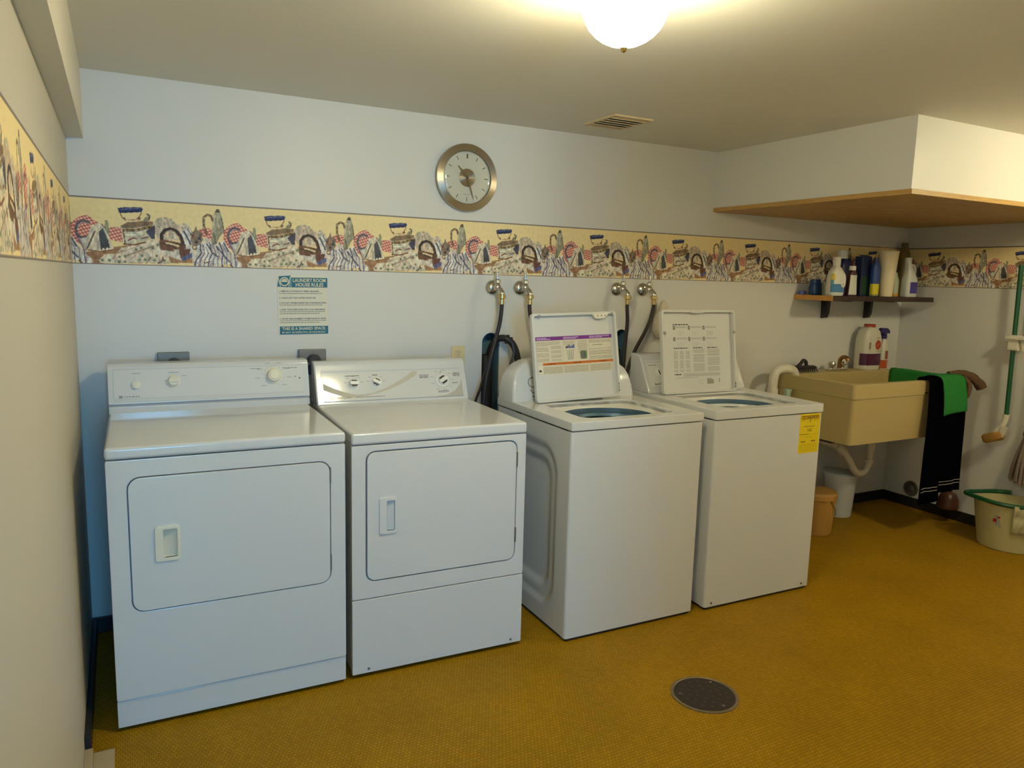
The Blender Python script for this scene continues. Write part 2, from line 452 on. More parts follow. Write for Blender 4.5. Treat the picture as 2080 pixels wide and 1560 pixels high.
# soffit box with its plywood board, beam along the left wall
SX, SY, SZ = 3.115, -1.176, 1.864
struct('wall_soffit', box(SX, W, SY, 0, SZ+0.002, H), M_wall, 'boxed-in white soffit under the ceiling', angle=0)
struct('trim_1', box(SX-0.012, W, SY-0.012, 0, SZ-0.020, SZ+0.002, 0.002), M_wood, 'honey-coloured plywood board under the soffit')
struct('trim_2', box(0, 0.056, REAR_Y, 0, 1.92, H), M_beam, 'painted ceiling beam along the left wall', angle=0)

# baseboards
struct('baseboard_left', box(0, 0.017, -0.87, 0, 0, BB, 0.003), M_base, 'black rubber baseboard on the left wall')
struct('baseboard_back', box(0, W, -0.010, 0, 0, BB, 0.003), M_base, 'black rubber baseboard on the back wall')
struct('baseboard_right', box(W-0.010, W, REAR_Y, 0, 0, BB, 0.003), M_base, 'black rubber baseboard on the right wall')
M_beige = mat('beige_vinyl', (0.42, 0.33, 0.20), rough=0.6, var=0.06, vscale=20)
struct('trim_3', merge(box(0, 0.022, -2.4, -0.872, 0, 0.030, 0.002), box(0.022, 0.078, -2.4, -0.858, 0, 0.004, 0.001)), M_beige, 'beige vinyl threshold strip at the left wall')

# ---------------------------------------------------------------- wallpaper border (printed irons, baskets and cloths)
MOTIF = [
('P','m',(150,118,90),[(-165,42),(-108,58),(11,81),(110,71),(212,53),(214,16),(-142,4)]),
('P','m',(192,182,168),[(82,167),(92,182),(117,191),(144,185),(164,161),(195,172),(211,149),(190,133),(172,103),(97,99),(82,128)]),
('D',4,(140,146,134),[(95,177),(121,184),(141,180),(149,168),(117,164),(186,166),(179,151),(145,113),(99,150),(126,144)]),
('S',3,(165,140,145),[(90,132),(106,161)]),
('S',3,(165,140,145),[(133,152),(130,177)]),
('S',3,(160,140,150),[(163,146),(157,160)]),
('P','c',(190,96,96),[(-199,148),(-187,162),(-164,177),(-143,182),(-125,166),(-104,153),(-70,141),(-32,143),(-29,87),(-59,92),(-115,104),(-147,102),(-163,74),(-191,79),(-201,113)]),
('P','c',(190,96,96),[(239,147),(257,155),(292,153),(294,108),(256,121)]),
('S',8,(84,84,100),[(-139,155),(-156,162),(-175,153),(-183,132),(-181,111),(-168,98),(-150,102)]),
('S',3,(150,150,160),[(-143,149),(-159,155),(-174,144),(-179,128)]),
('P','m',(192,195,188),[(-172,92),(-147,102),(-131,145),(-114,146),(-115,118),(-135,75),(-152,60)]),
('P','m',(200,194,182),[(-155,56),(-124,131),(-110,156),(-95,147),(-72,92),(-61,60),(-108,51)]),
('P','m',(72,76,88),[(-109,122),(-94,136),(-78,91),(-73,62),(-105,55)]),
('S',5,(88,78,72),[(-149,60),(-122,121)]),
('S',3,(225,222,215),[(-104,150),(-89,133),(-73,97)]),
('S',3,(70,60,58),[(-99,152),(-83,130)]),
('P','m',(122,128,108),[(-88,147),(-85,165),(-77,165),(-73,130),(-75,106),(-88,130)]),
('S',4,(125,92,78),[(-155,55),(-105,48),(-48,59)]),
('S',4,(205,190,170),[(-130,57),(-117,67)]),
('D',3,(225,215,200),[(-96,59),(-83,61),(-73,60),(-122,61)]),
('S',4,(150,110,95),[(-141,33),(-109,30),(-81,35)]),
('S',4,(170,135,115),[(-138,19),(-110,18)]),
('P','m',(206,199,186),[(-113,16),(-93,40),(-55,43),(-35,65),(18,81),(78,104),(97,99),(106,67),(129,35),(136,13),(94,6),(74,13),(41,10),(-11,10),(-28,6),(-60,7),(-107,7)]),
('S',5,(158,136,120),[(-17,37),(30,57),(77,77)]),
('S',4,(158,136,120),[(-66,21),(-55,43),(-26,56)]),
('S',5,(150,122,105),[(48,10),(65,33)]),
('S',6,(120,95,90),[(91,12),(103,19),(108,34)]),
('S',3,(175,150,150),[(-8,19),(16,45)]),
('S',3,(170,150,150),[(-36,47),(30,78)]),
('D',5,(112,128,108),[(-43,31),(-24,34),(-45,12),(-25,13),(34,38),(86,40),(25,22),(45,23),(76,22),(90,81),(73,68),(15,61),(33,68),(111,23),(-101,16),(-78,17)]),
('P','m',(188,188,178),[(-36,150),(20,146),(75,167),(83,156),(81,106),(54,97),(-8,80),(-25,80),(-29,122)]),
('P','m',(66,64,86),[(51,130),(73,151),(84,156),(82,104),(68,105)]),
('P','m',(126,106,90),[(-33,148),(-12,162),(34,169),(77,170),(76,159),(20,143),(-29,139)]),
('S',6,(140,120,66),[(-24,134),(20,137),(73,153)]),
('S',3,(90,65,45),[(-24,129),(20,131),(73,147)]),
('D',4,(105,70,45),[(-13,134),(7,135),(26,137),(46,144),(63,149)]),
('S',5,(118,70,60),[(-10,95),(9,106),(17,101)]),
('S',5,(118,70,60),[(38,104),(58,110)]),
('S',6,(115,80,72),[(-26,80),(11,79),(47,90)]),
('S',6,(225,225,215),[(-20,115),(12,117)]),
('S',4,(95,80,72),[(-27,136),(-21,80)]),
('S',4,(135,98,72),[(-34,197),(-29,180),(-11,169)]),
('S',4,(135,98,72),[(39,201),(30,184),(16,172)]),
('S',4,(150,110,85),[(-18,170),(28,173)]),
('D',6,(214,182,160),[(-10,169),(19,171)]),
('D',4,(95,70,60),[(-21,176),(31,179)]),
('P','f',(44,54,104),[(-41,213),(-28,217),(39,222),(44,215),(39,203),(-34,195),(-40,201)]),
('S',3,(100,112,158),[(-30,209),(0,214),(31,217)]),
('S',3,(28,30,62),[(-32,199),(37,206)]),
('P','m',(150,146,130),[(41,168),(48,183),(58,187),(56,196),(63,201),(68,191),(65,175),(57,168)]),
('S',4,(58,54,54),[(58,197),(67,191),(64,175)]),
('P','m',(206,204,204),[(180,143),(211,152),(224,113),(248,91),(266,122),(304,94),(333,110),(354,73),(375,44),(400,18),(396,-2),(367,2),(353,13),(316,13),(309,-2),(273,-1),(259,-3),(220,1),(214,31),(198,45),(178,88)]),
('S',5,(66,72,110),[(243,97),(247,54),(227,27),(222,2)]),
('S',3,(170,150,160),[(248,91),(254,54),(233,5)]),
('S',3,(92,100,140),[(255,89),(260,55),(243,28),(239,-1)]),
('S',3,(66,72,110),[(266,81),(274,55),(259,28),(256,3)]),
('S',5,(92,100,140),[(279,98),(288,56),(275,29),(273,0)]),
('S',3,(170,150,160),[(284,93),(295,56),(282,7)]),
('S',3,(66,72,110),[(291,91),(302,56),(292,29),(290,4)]),
('S',3,(92,100,140),[(303,83),(316,57),(308,30),(308,1)]),
('S',5,(66,72,110),[(316,100),(330,57),(324,31),(325,5)]),
('S',3,(170,150,160),[(321,95),(337,58),(331,8)]),
('S',3,(92,100,140),[(328,92),(344,58),(341,31),(343,2)]),
('S',3,(66,72,110),[(340,84),(358,58),(358,32),(360,6)]),
('S',5,(92,100,140),[(353,102),(373,59),(375,32),(378,3)]),
('S',3,(170,150,160),[(359,96),(380,59),(381,10)]),
('S',7,(70,78,112),[(187,137),(200,111),(209,90)]),
('S',4,(70,78,112),[(201,148),(214,119)]),
('S',6,(85,80,95),[(269,92),(289,59),(307,45)]),
('S',6,(80,84,110),[(304,86),(332,50),(353,24)]),
('S',5,(120,95,85),[(260,17),(281,25)]),
('S',5,(105,80,75),[(356,13),(367,2)]),
('S',6,(74,78,104),[(333,99),(350,66)]),
('S',14,(58,48,46),[(106,94),(106,122),(118,138),(138,145),(156,139),(172,122),(181,92)]),
('S',3,(150,146,140),[(112,120),(124,134),(139,140),(154,133)]),
('S',3,(120,90,70),[(177,96),(169,117)]),
('P','m',(106,80,62),[(96,98),(111,104),(192,89),(191,70),(174,65),(96,68)]),
('S',6,(208,198,172),[(122,90),(141,87),(164,80)]),
('S',3,(50,38,34),[(105,91),(154,73)]),
('S',3,(60,45,40),[(144,96),(189,85)]),
('P','m',(192,188,184),[(98,70),(171,65),(209,68),(197,37),(173,24),(129,39),(101,56)]),
('P','m',(104,70,62),[(166,65),(207,72),(205,47),(170,36)]),
('P','m',(84,94,140),[(170,36),(212,57),(215,37),(176,23)]),
('P','m',(110,75,65),[(98,78),(144,69),(150,58),(101,63)]),
('P','m',(124,114,104),[(211,130),(225,146),(231,164),(235,146),(253,136),(255,107),(241,87),(219,79),(210,101)]),
('D',5,(60,50,60),[(221,123),(241,113),(230,98)]),
('S',4,(170,110,100),[(217,105),(228,131)]),
('S',4,(70,75,100),[(244,128),(248,103)]),
('D',9,(70,60,52),[(223,77)]),
('D',6,(196,180,150),[(223,78)]),
('S',9,(108,88,74),[(269,133),(260,162),(261,196),(274,208),(288,203),(293,187)]),
('S',3,(196,184,162),[(262,151),(258,159)]),
('S',3,(196,184,162),[(260,174),(266,181)]),
('S',3,(196,184,162),[(259,192),(266,198)]),
('S',3,(196,184,162),[(274,209),(279,204)]),
('P','m',(150,150,136),[(286,89),(292,168),(299,213),(308,230),(319,231),(329,200),(337,144),(319,125),(306,94)]),
('P','m',(74,68,62),[(302,218),(309,231),(319,231),(323,218)]),
('S',4,(96,96,86),[(327,200),(336,140)]),
('S',4,(205,205,192),[(302,206),(296,161)]),
('S',5,(100,95,85),[(295,138),(304,98)]),
('S',4,(190,180,165),[(311,188),(317,154)])]
BZ0, BZ1, PERIOD, PHASE = 1.4635, 1.7129, 0.5333, 0.201
def paint_border(step):
    nx = int(round(PERIOD*1000/step)); hh = (BZ1-BZ0)*1000; ny = int(round(hh/step))
    X, Y = np.meshgrid((np.arange(nx)+0.5)*PERIOD*1000/nx, (np.arange(ny)+0.5)*hh/ny)
    rng = np.random.RandomState(7)
    def vnoise(cells):
        g = rng.rand(cells[1]+1, cells[0]); g = np.concatenate([g, g[:, :1]], 1)
        fx = X/(PERIOD*1000)*cells[0]; fy = Y/hh*cells[1]
        ix = np.clip(fx.astype(int), 0, cells[0]-1); iy = np.clip(fy.astype(int), 0, cells[1]-1); tx = fx-ix; ty = fy-iy
        return (g[iy, ix]*(1-tx)+g[iy, ix+1]*tx)*(1-ty) + (g[iy+1, ix]*(1-tx)+g[iy+1, ix+1]*tx)*ty
    n1 = vnoise((120, 26))*0.5 + vnoise((46, 18))*0.5 - 0.5; n2 = vnoise((80, 40)) - 0.5; n3 = vnoise((90, 30)) - 0.5
    im = np.empty((ny, nx, 3)); im[:] = BORDER_BG
    im *= (1 + 0.03*n2)[..., None]
    im0 = im.copy()
    P = PERIOD*1000
    def wrap(pts, fn):
        m = None
        for k in (-1, 0, 1):
            r = fn(X + k*P, Y); m = r if m is None else (m | r)
        return m
    def inpoly(pts):
        def f(x, y):
            r = np.zeros(x.shape, bool); n = len(pts)
            for i in range(n):
                x0, y0 = pts[i]; x1, y1 = pts[(i+1) % n]
                if y0 == y1: continue
                c = ((y0 > y) != (y1 > y)) & (x < (x1-x0)*(y-y0)/(y1-y0)+x0); r ^= c
            return r
        return f
    def near(pts, w):
        def f(x, y):
            r = np.zeros(x.shape, bool)
            for (x0, y0), (x1, y1) in zip(pts, pts[1:]):
                dx, dy = x1-x0, y1-y0; t = np.clip(((x-x0)*dx+(y-y0)*dy)/(dx*dx+dy*dy+1e-9), 0, 1)
                r |= (x-x0-t*dx)**2+(y-y0-t*dy)**2 < (w/2)**2
            return r
        return f
    for kind, a, col, pts in MOTIF:
        c = np.array(col, float)
        if kind == 'P':
            m = wrap(pts, inpoly(pts))
            if a == 'c':
                u = (X+Y*0.6)/6.0; v = (Y-X*0.35)/6.0; k = (np.floor(u) % 2) + (np.floor(v) % 2)
                cc = np.where((k == 0)[..., None], np.array((222, 200, 190.)), np.where((k == 1)[..., None], np.array((196, 128, 122.)), np.array((168, 76, 78.))))
                im[m] = (cc*(1+0.16*n1[..., None]))[m]
            else:
                amp = 0.60 if a == 'm' else 0.25
                tint = np.stack([1+amp*n1+0.12*n3, 1+amp*n1, 1+amp*n1-0.12*n3], -1)
                im[m] = (c*tint)[m]
        elif kind == 'S':
            m = wrap(pts, near(pts, max(a, 2.4))); im[m] = (c*(1+0.35*n1[..., None]))[m]
        else:
            for q in pts:
                m = wrap([q], near([q, (q[0]+0.1, q[1])], a*2.1)); im[m] = (c*(1+0.3*n2[..., None]))[m]
    e = (Y < 5) | (Y > hh-5); im[e] = (118, 112, 116)
    im[:, :, :] = np.where(np.abs(im-im0).sum(-1, keepdims=True) > 1e-6, im*np.array((0.97, 0.94, 0.88)), im)
    im = np.clip(im, 0, 255)/255.0
    im = np.where(im <= 0.04045, im/12.92, ((im+0.055)/1.055)**2.4)*BORDER_GAIN
    return np.clip(im, 0, 0.9)
def border(name, label, matrix, u0, u1, step):
    im = paint_border(step); ny, nx, _ = im.shape
    du = PERIOD/nx; n = int(round((u1-u0)/du)); k0 = int(round((u0-PHASE)/du))
    cols = (np.arange(n+1)+k0) % nx
    us = u0+np.arange(n+1)*du; vs = np.linspace(BZ0, BZ1, ny+1)
    U, V = np.meshgrid(us, vs); co = np.stack([U, V, np.zeros_like(U)], -1).reshape(-1, 3)
    i, j = np.meshgrid(np.arange(n), np.arange(ny)); b = (j*(n+1)+i).ravel()
    quads = np.stack([b, b+1, b+n+2, b+n+1], -1).ravel()
    me = bpy.data.meshes.new(name); nf = n*ny
    me.vertices.add(len(co)); me.vertices.foreach_set('co', co.ravel())
    me.loops.add(nf*4); me.loops.foreach_set('vertex_index', quads.astype(np.int32))
    me.polygons.add(nf); me.polygons.foreach_set('loop_start', np.arange(0, nf*4, 4, dtype=np.int32))
    me.update(calc_edges=True)
    rows = np.clip(np.arange(ny+1), 0, ny-1); c = np.ones((ny+1, n+1, 4)); c[..., :3] = im[rows][:, cols]
    ca = me.color_attributes.new('Col', 'FLOAT_COLOR', 'POINT'); ca.data.foreach_set('color', c.ravel())
    me.materials.append(M_wallpaper)
    o = bpy.data.objects.new(name, me); COL.objects.link(o); o.matrix_world = matrix
    return tag(o, label, 'wallpaper border', 'laundry-iron wallpaper border')
border('wallpaper_border', 'cream wallpaper border with old irons and cloths across the back wall', plane_matrix((0, -0.0006, 0), (1,0,0), (0,0,1)), 0.0, W-0.002, 2.2)
border('wallpaper_border', 'cream wallpaper border with old irons on the left wall beside the beam', plane_matrix((0.0006, 0, 0), (0,1,0), (0,0,1)), -3.4, 0.0, 3.0)
border('wallpaper_border', 'cream wallpaper border with old irons on the right wall under the soffit', plane_matrix((W-0.0006, 0, 0), (0,-1,0), (0,0,1)), 0.0, 2.2, 3.0)

# ---------------------------------------------------------------- ceiling fixtures
def globe_lamp(label, x, y, power):
    t = thing('ceiling_lamp', label, 'lamp', (x, y, H), 0, 'opal globe ceiling lamps')
    obj('canopy', lathe([(0.092, 0.0), (0.092, -0.030), (0.088, -0.036), (0.080, -0.036), (0.050, -0.018)], 40), M_plastic_w, t)
    r = 0.101
    pr = [(0.058, -0.012)]
    for i in range(3, 17):
        a = math.pi*i/16
        pr.append((max(r*math.sin(a), 0.0), -0.080 + 0.090*math.cos(a)))
    g = mat('opal_globe_lit', (0.9, 0.88, 0.8), rough=0.3, emit=(LAMP_COL, power))
    obj('globe', lathe(pr, 40, cap=False), g, t)
    obj('finial', merge(lathe([(0.0, -0.165), (0.006, -0.167), (0.009, -0.174), (0.006, -0.181), (0.0, -0.185)], 16, cap=False)), M_brass, t)
    return t
globe_lamp('lit white globe ceiling lamp with small brass finial above the dryers', 1.222, -1.738, LAMP)
globe_lamp('lit white globe ceiling lamp in front of the soffit corner', 3.95, -2.05, LAMP)

t = thing('ceiling_vent', 'small tan louvred vent in the ceiling near the back wall', 'vent', (2.19, -0.35, H))
M_tan = mat('tan_metal', (0.66, 0.52, 0.31), rough=0.5, var=0.1, vscale=20)
M_tan2 = mat('dull_grey_metal', (0.45, 0.39, 0.30), rough=0.5, var=0.1, vscale=20)
obj('frame', plate_hole(rrect(-0.105, 0.105, -0.125, 0.125, 0.004), rrect(-0.090, 0.090, -0.085, 0.105, 0.003), -0.007, 0.0, XY), M_tan, t)
for i in range(5):
    y = -0.07 + 0.038*i
    s = box(-0.090, 0.090, -0.017, 0.017, -0.0012, 0.0012)
    xf(s, Matrix.Translation((0, y, -0.006)) @ Matrix.Rotation(math.radians(10), 4, 'X'))
    obj('louvre', s, M_tan2 if i % 2 else M_tan, t, angle=0)
obj('duct_back', box(-0.090, 0.090, -0.085, 0.105, -0.0015, 0.0), M_tan2, t, angle=0)

# ---------------------------------------------------------------- floor drain
t = thing('floor_drain', 'round rusty brown floor drain cover with metal ring', 'drain', (1.937, -1.396, 0))
M_rust = mat('rusty_iron', (0.020, 0.012, 0.009), rough=0.6, var=0.5, vscale=30, bump=0.5, bscale=200)
M_ringm = mat('worn_drain_ring', (0.22, 0.17, 0.10), rough=0.5, metal=0.6, var=0.3, vscale=40)
obj('ring', lathe([(0.119, 0.0), (0.119, 0.003), (0.110, 0.005), (0.107, 0.0025), (0.107, 0.0)], 48, cap=False), M_ringm, t)
obj('grate', lathe([(0.1065, 0.0005), (0.1065, 0.0035), (0.103, 0.0045), (0.0, 0.0045)], 48, cap=False), M_rust, t)
for rr, nn in ((0.03, 6), (0.055, 11), (0.08, 16)):
    for i in range(nn):
        a = 2*math.pi*i/nn
        obj('drain_hole', lathe([(0.006, 0.0046), (0.0, 0.0049)], 10, (rr*math.cos(a), rr*math.sin(a), 0), cap=False), M_dark, t)
for i in range(3):
    a = 0.6+2.1*i
    obj('screw', lathe([(0.005, 0.0045), (0.004, 0.0060), (0.0, 0.0065)], 12, (0.088*math.cos(a), 0.088*math.sin(a), 0), cap=False), M_stainless, t)

# ---------------------------------------------------------------- appliances
INK = (70, 72, 78); INKL = (135, 138, 140)

def console_prism(w, prof, inset=0.0, b=0.006):
    return prism(prof, inset, w-inset, YZ, b)

def face_frame(x, p0, p1):
    """matrix of a sloped console face: local x along width, local y up the slope"""
    t = Vector((0, p1[0]-p0[0], p1[1]-p0[1])).normalized()
    return plane_matrix((x, p0[0], p0[1]), (1,0,0), t)

def knob_on(parent, M, x, s, r, material, name='knob', h=0.016, grip=None, tick=False):
    """knob whose axis is the normal of the face matrix M at face coordinates (x, s)"""
    k = obj(name, lathe([(r*1.25, 0.0), (r*1.25, 0.002), (r, 0.004), (r*0.95, h*0.8), (r*0.86, h), (0, h)], 28, cap=False), material, parent, matrix=M @ Matrix.Translation((x, s, 0.0005)))
    if grip:
        g = prism(rrect(-r*0.34, r*0.34, -r*0.92, r*0.92, r*0.3), h-0.001, h+0.009, XY, 0.0015)
        obj('grip', g, grip, k, matrix=Matrix.Rotation(math.radians(tick or 0), 4, 'Z'))
        for sx in (-1, 1):
            hb = prism([(sx*r*0.38, -r*0.70), (sx*r*0.38, r*0.70), (sx*r*0.72, r*0.42), (sx*r*0.72, -r*0.42)], h-0.0005, h+0.0006, XY)
            obj('dark_inset', hb, M_dark, k, matrix=Matrix.Rotation(math.radians(tick or 0), 4, 'Z'))
    return k

def pocket_handle(parent, x0, x1, z0, z1, cx0, y, material, depth=0.03, style='frame'):
    """moulded pull with a finger pocket: raised surround, left grip lip, hollow on the right"""
    hd = obj('handle', plate_hole(rrect(x0, x1, z0, z1, 0.010), rrect(cx0, x1-0.010, z0+0.012, z1-0.012, 0.004), y-0.006, y+0.004, XZ, 0.0018), material, parent)
    pk = bmesh.new(); a = rrect(cx0, x1-0.010, z0+0.012, z1-0.012, 0.004); n = len(a)
    f = [pk.verts.new((p[0], y-0.0045, p[1])) for p in a]; xr = x1-0.010
    bk = [pk.verts.new((p[0], y+depth*max(0.06, (xr-p[0])/(xr-cx0)), p[1])) for p in a]
    for i in range(n): pk.faces.new((f[i], f[(i+1) % n], bk[(i+1) % n], bk[i]))
    pk.faces.new(bk)
    obj('finger_pocket', pk, material, hd)
    return hd

def dryer_shell(t, w, h, lid, depth, door, dr, handle, seams, enamel, gapw=0.004, toe_back=0.004):
    """cabinet, top, door in its opening; returns door object"""
    x0, x1, z0, z1 = door
    zb, zl = seams
    obj('cabinet', merge(box(0.004, w-0.004, 0.020, depth, 0.016, h-lid, 0.003)), enamel, t)
    obj('front_panel', plate_hole(rrect(0, w, zl, h-lid-0.003, 0.006), rrect(x0, x1, z0, z1, dr), 0.0, 0.022, XZ, 0.003), enamel, t)
    obj('toe_panel', box(0.0, w, toe_back, 0.022, zb, zl-0.003, 0.003), enamel, t)
    obj('top', box(-0.001, w+0.001, -0.005, depth, h-lid, h, 0.010, 3), enamel, t)
    hx0, hx1, hz0, hz1, hc = handle
    d = obj('door', plate_hole(rrect(x0+gapw, x1-gapw, z0+gapw, z1-gapw, dr-gapw), rrect(hx0+0.004, hx1-0.004, hz0+0.004, hz1-0.004, 0.008), -0.003, 0.018, XZ, 0.0025), enamel, t)
    obj('door_gap', box(x0-0.002, x1+0.002, 0.0185, 0.0195, z0-0.002, z1+0.002), M_gap, t, angle=0)
    for fx in (0.05, w-0.05):
        for fy in (0.05, depth-0.06):
            obj('leveling_foot', lathe([(0.018, 0), (0.018, 0.008), (0.008, 0.010), (0.008, 0.018)], 16, (fx, fy, 0)), M_dark, t)
    return d

# ---- old dryer beside the left wall
D1W, D1H = 0.723, 0.9193
t = thing('clothes_dryer', 'old white dryer beside the left wall with almond knobs and wide door', 'dryer', (0.0883, -0.7792, 0), -0.0149)
d = dryer_shell(t, D1W, D1H, 0.038, 0.68, (0.055, 0.672, 0.390, 0.823), 0.038, (0.124, 0.201, 0.546, 0.664, 0.150), (0.014, 0.106), M_enamel_old, gapw=0.0030, toe_back=0.006)
pocket_handle(d, 0.126, 0.199, 0.548, 0.662, 0.150, -0.003, M_almond, 0.016)
for hz in (0.435, 0.745):
    obj('hinge', box(0.6685, 0.6735, -0.0045, 0.004, hz, hz+0.055, 0.001), M_stainless, d)
P0, P1 = (0.5875, 0.9535), (0.622, 1.088)
prof = [(0.590, D1H-0.002), (0.588, 0.944), (0.603, 0.946), (0.603, 0.9525), P0, P1, (0.630, 1.0965), (0.645, 1.0985), (0.700, 1.0985), (0.700, D1H-0.002)]
con = obj('console', prism(prof, 0.0, D1W+0.004, YZ, 0.0025), M_enamel_old, t)
obj('console_groove', box(0.004, D1W, 0.5965, 0.6000, 0.9455, 0.9528), M_gap, con, angle=0)
F = face_frame(0, P0, P1)
obj('control_panel', prism(rrect(0.018, D1W-0.018, 0.010, 0.132, 0.006), 0.0003, 0.0018, XY, 0.0006), M_panel_old, con, matrix=F)
k = obj('start_button', lathe([(0.0165, 0.001), (0.0165, 0.003), (0.0145, 0.003), (0.0145, 0.009), (0.012, 0.0105), (0, 0.0105)], 28, cap=False), M_almond, con, matrix=F @ Matrix.Translation((0.094, 0.070, 0.001)))
k = knob_on(con, F @ Matrix.Translation((0,0,0.001)), 0.221, 0.080, 0.0195, M_almond, 'temperature_knob', 0.017)
obj('grip', prism(rrect(-0.018, 0.018, -0.005, 0.005, 0.004), 0.016, 0.021, XY, 0.001), M_almond, k)
k = knob_on(con, F @ Matrix.Translation((0,0,0.001)), 0.588, 0.088, 0.027, M_almond, 'timer_dial', 0.026)
obj('dial_cap', lathe([(0.018, 0.0255), (0.018, 0.029), (0.016, 0.0305), (0, 0.0305)], 28, cap=False), M_almond, k)
p = Print()
p.rect(0.020, 0.1285, D1W-0.02, 0.1293, INKL); p.rect(0.020, 0.0165, D1W-0.02, 0.0173, INKL); p.rect(0.020, 0.0215, D1W-0.02, 0.0219, (170,172,172))
p.greek(0.080, 0.112, 0.03, 0.0025, INKL, 1); p.greek(0.205, 0.112, 0.036, 0.0025, INKL, 2); p.greek(0.500, 0.117, 0.040, 0.003, INKL, 3); p.greek(0.625, 0.116, 0.055, 0.004, INKL, 4)
p.greek(0.190, 0.082, 0.018, 0.002, INKL, 5); p.greek(0.250, 0.098, 0.016, 0.002, INKL, 6)
for i in range(14):
    a = math.radians(-60+i*23); p.stroke([(0.588+0.038*math.cos(a), 0.088+0.038*math.sin(a)), (0.588+0.042*math.cos(a), 0.088+0.042*math.sin(a))], 0.0012, INKL)
for i in range(8):
    a = math.radians(-50+i*40); p.greek(0.588+0.062*math.cos(a)-0.01, 0.088+0.052*math.sin(a), 0.02, 0.0022, INKL, 10+i)
p.rect(0.035, 0.022, 0.047, 0.032, (150,152,150)); p.greek(0.052, 0.025, 0.052, 0.0035, INKL, 31); p.circle(0.672, 0.082, 0.0022, (30,30,30), 10)
p.build('lettering', con, F @ Matrix.Translation((0, 0, 0.0020)))
obj('screw', lathe([(0.003, 0), (0.0025, 0.0015), (0, 0.002)], 10, cap=False), M_dark, con, matrix=F @ Matrix.Translation((0.690, 0.075, 0.0018)))

# ---- newer dryer
D2W, D2H = 0.678, 0.9075
t = thing('clothes_dryer', 'white dryer with grey swoosh console and lower front panel, second appliance from the left', 'dryer', (0.8366, -0.7761, 0), -0.0301)
d = dryer_shell(t, D2W, D2H, 0.0425, 0.68, (0.050, 0.641, 0.362, 0.840), 0.034, (0.095, 0.165, 0.533, 0.671, 0.124), (0.016, 0.300), M_enamel, gapw=0.0045, toe_back=-0.001)
pocket_handle(d, 0.097, 0.163, 0.535, 0.669, 0.124, -0.003, M_enamel, 0.014)
for hz in (0.435, 0.735):
    obj('hinge', box(0.6365, 0.6425, -0.005, 0.004, hz, hz+0.058, 0.001), M_stainless, d)
for sx in (0.060, 0.632):
    obj('screw', lathe([(0.005, 0), (0.004, 0.002), (0, 0.0026)], 12, (sx, -0.001, 0.032), (0,-1,0), cap=False), M_stainless, t)
prof = [(0.575, D2H-0.002), (0.579, 0.914), (0.6425, 1.066), (0.653, 1.080), (0.665, 1.0835), (0.700, 1.0835), (0.700, D2H-0.002)]
con = obj('console', prism(prof, 0.0, D2W, YZ, 0.007, 3), M_enamel, t)
F = face_frame(0, (0.579, 0.914), (0.6425, 1.066))
pan = obj('control_panel', prism(rrect(0.026, D2W-0.024, 0.006, 0.147, 0.008), 0.0004, 0.0022, XY, 0.0006), M_panel, con, matrix=F)
Fk = F @ Matrix.Translation((0, 0, 0.002))
knob_on(con, Fk, 0.160, 0.082, 0.0205, M_plastic_w, 'temperature_knob', 0.012, M_plastic_w, 88)
knob_on(con, Fk, 0.257, 0.084, 0.0205, M_plastic_w, 'signal_knob', 0.012, M_plastic_w, 60)
k = knob_on(con, Fk, 0.560, 0.083, 0.0235, M_plastic_w, 'timer_knob', 0.013, M_plastic_w, -60)
p = Print(); SW = (196, 190, 172); SW2 = (186, 182, 170); BL = (150, 164, 190)
p.rect(0.028, 0.136, 0.652, 0.1375, BL); p.rect(0.028, 0.140, 0.652, 0.1412, (205,208,214)); p.rect(0.028, 0.131, 0.652, 0.1322, (200,204,212))
top = []; bot = []
for i in range(25):
    u = i/24; x = 0.030+u*0.415; c = 0.026+0.100*max(0, (u-0.30)/0.70)**1.9 + 0.045*max(0, (0.34-u)/0.34)**1.6
    wd = 0.004+0.020*abs(u-0.50)**1.2*1.6
    top.append((x, min(c+wd, 0.130))); bot.append((x, min(c-wd*0.7, 0.129)))
for i in range(24): p.poly([bot[i], bot[i+1], top[i+1], top[i]], SW)
pts = [(0.652, 0.085), (0.640, 0.060), (0.615, 0.035), (0.575, 0.016), (0.500, 0.008), (0.652, 0.008)]
p.poly(pts[::-1], SW2); p.rect(0.028, 0.007, 0.652, 0.0095, BL)
p.up()
p.greek(0.125, 0.115, 0.062, 0.003, INK, 1); p.greek(0.243, 0.116, 0.022, 0.003, INK, 2)
for cx, cy, r in ((0.160, 0.082, 0.031), (0.257, 0.084, 0.031)):
    for i in range(5):
        a = math.radians(10+i*40); p.greek(cx+r*1.15*math.cos(a)-0.006, cy+r*math.sin(a), 0.012, 0.002, INKL, 20+i)
for i in range(20):
    a = math.radians(i*18); p.stroke([(0.560+0.033*math.cos(a), 0.083+0.033*math.sin(a)), (0.560+0.037*math.cos(a), 0.083+0.037*math.sin(a))], 0.001, INK)
for i in range(9):
    a = math.radians(-80+i*40); p.greek(0.560+0.050*math.cos(a)-0.008, 0.083+0.046*math.sin(a), 0.016, 0.002, INKL, 40+i)
p.stroke([(0.557, 0.126), (0.553, 0.116)], 0.002, INK)
for j in range(3):
    p.greek(0.455, 0.108-j*0.006, 0.042, 0.003, INK, 50+j); p.greek(0.613, 0.113-j*0.006, 0.032, 0.003, INK, 55+j)
p.greek(0.605, 0.068, 0.028, 0.003, INK, 60); p.greek(0.535, 0.032, 0.050, 0.003, INK, 61); p.greek(0.535, 0.027, 0.050, 0.0025, INKL, 62)
GOLD = (150, 128, 80)
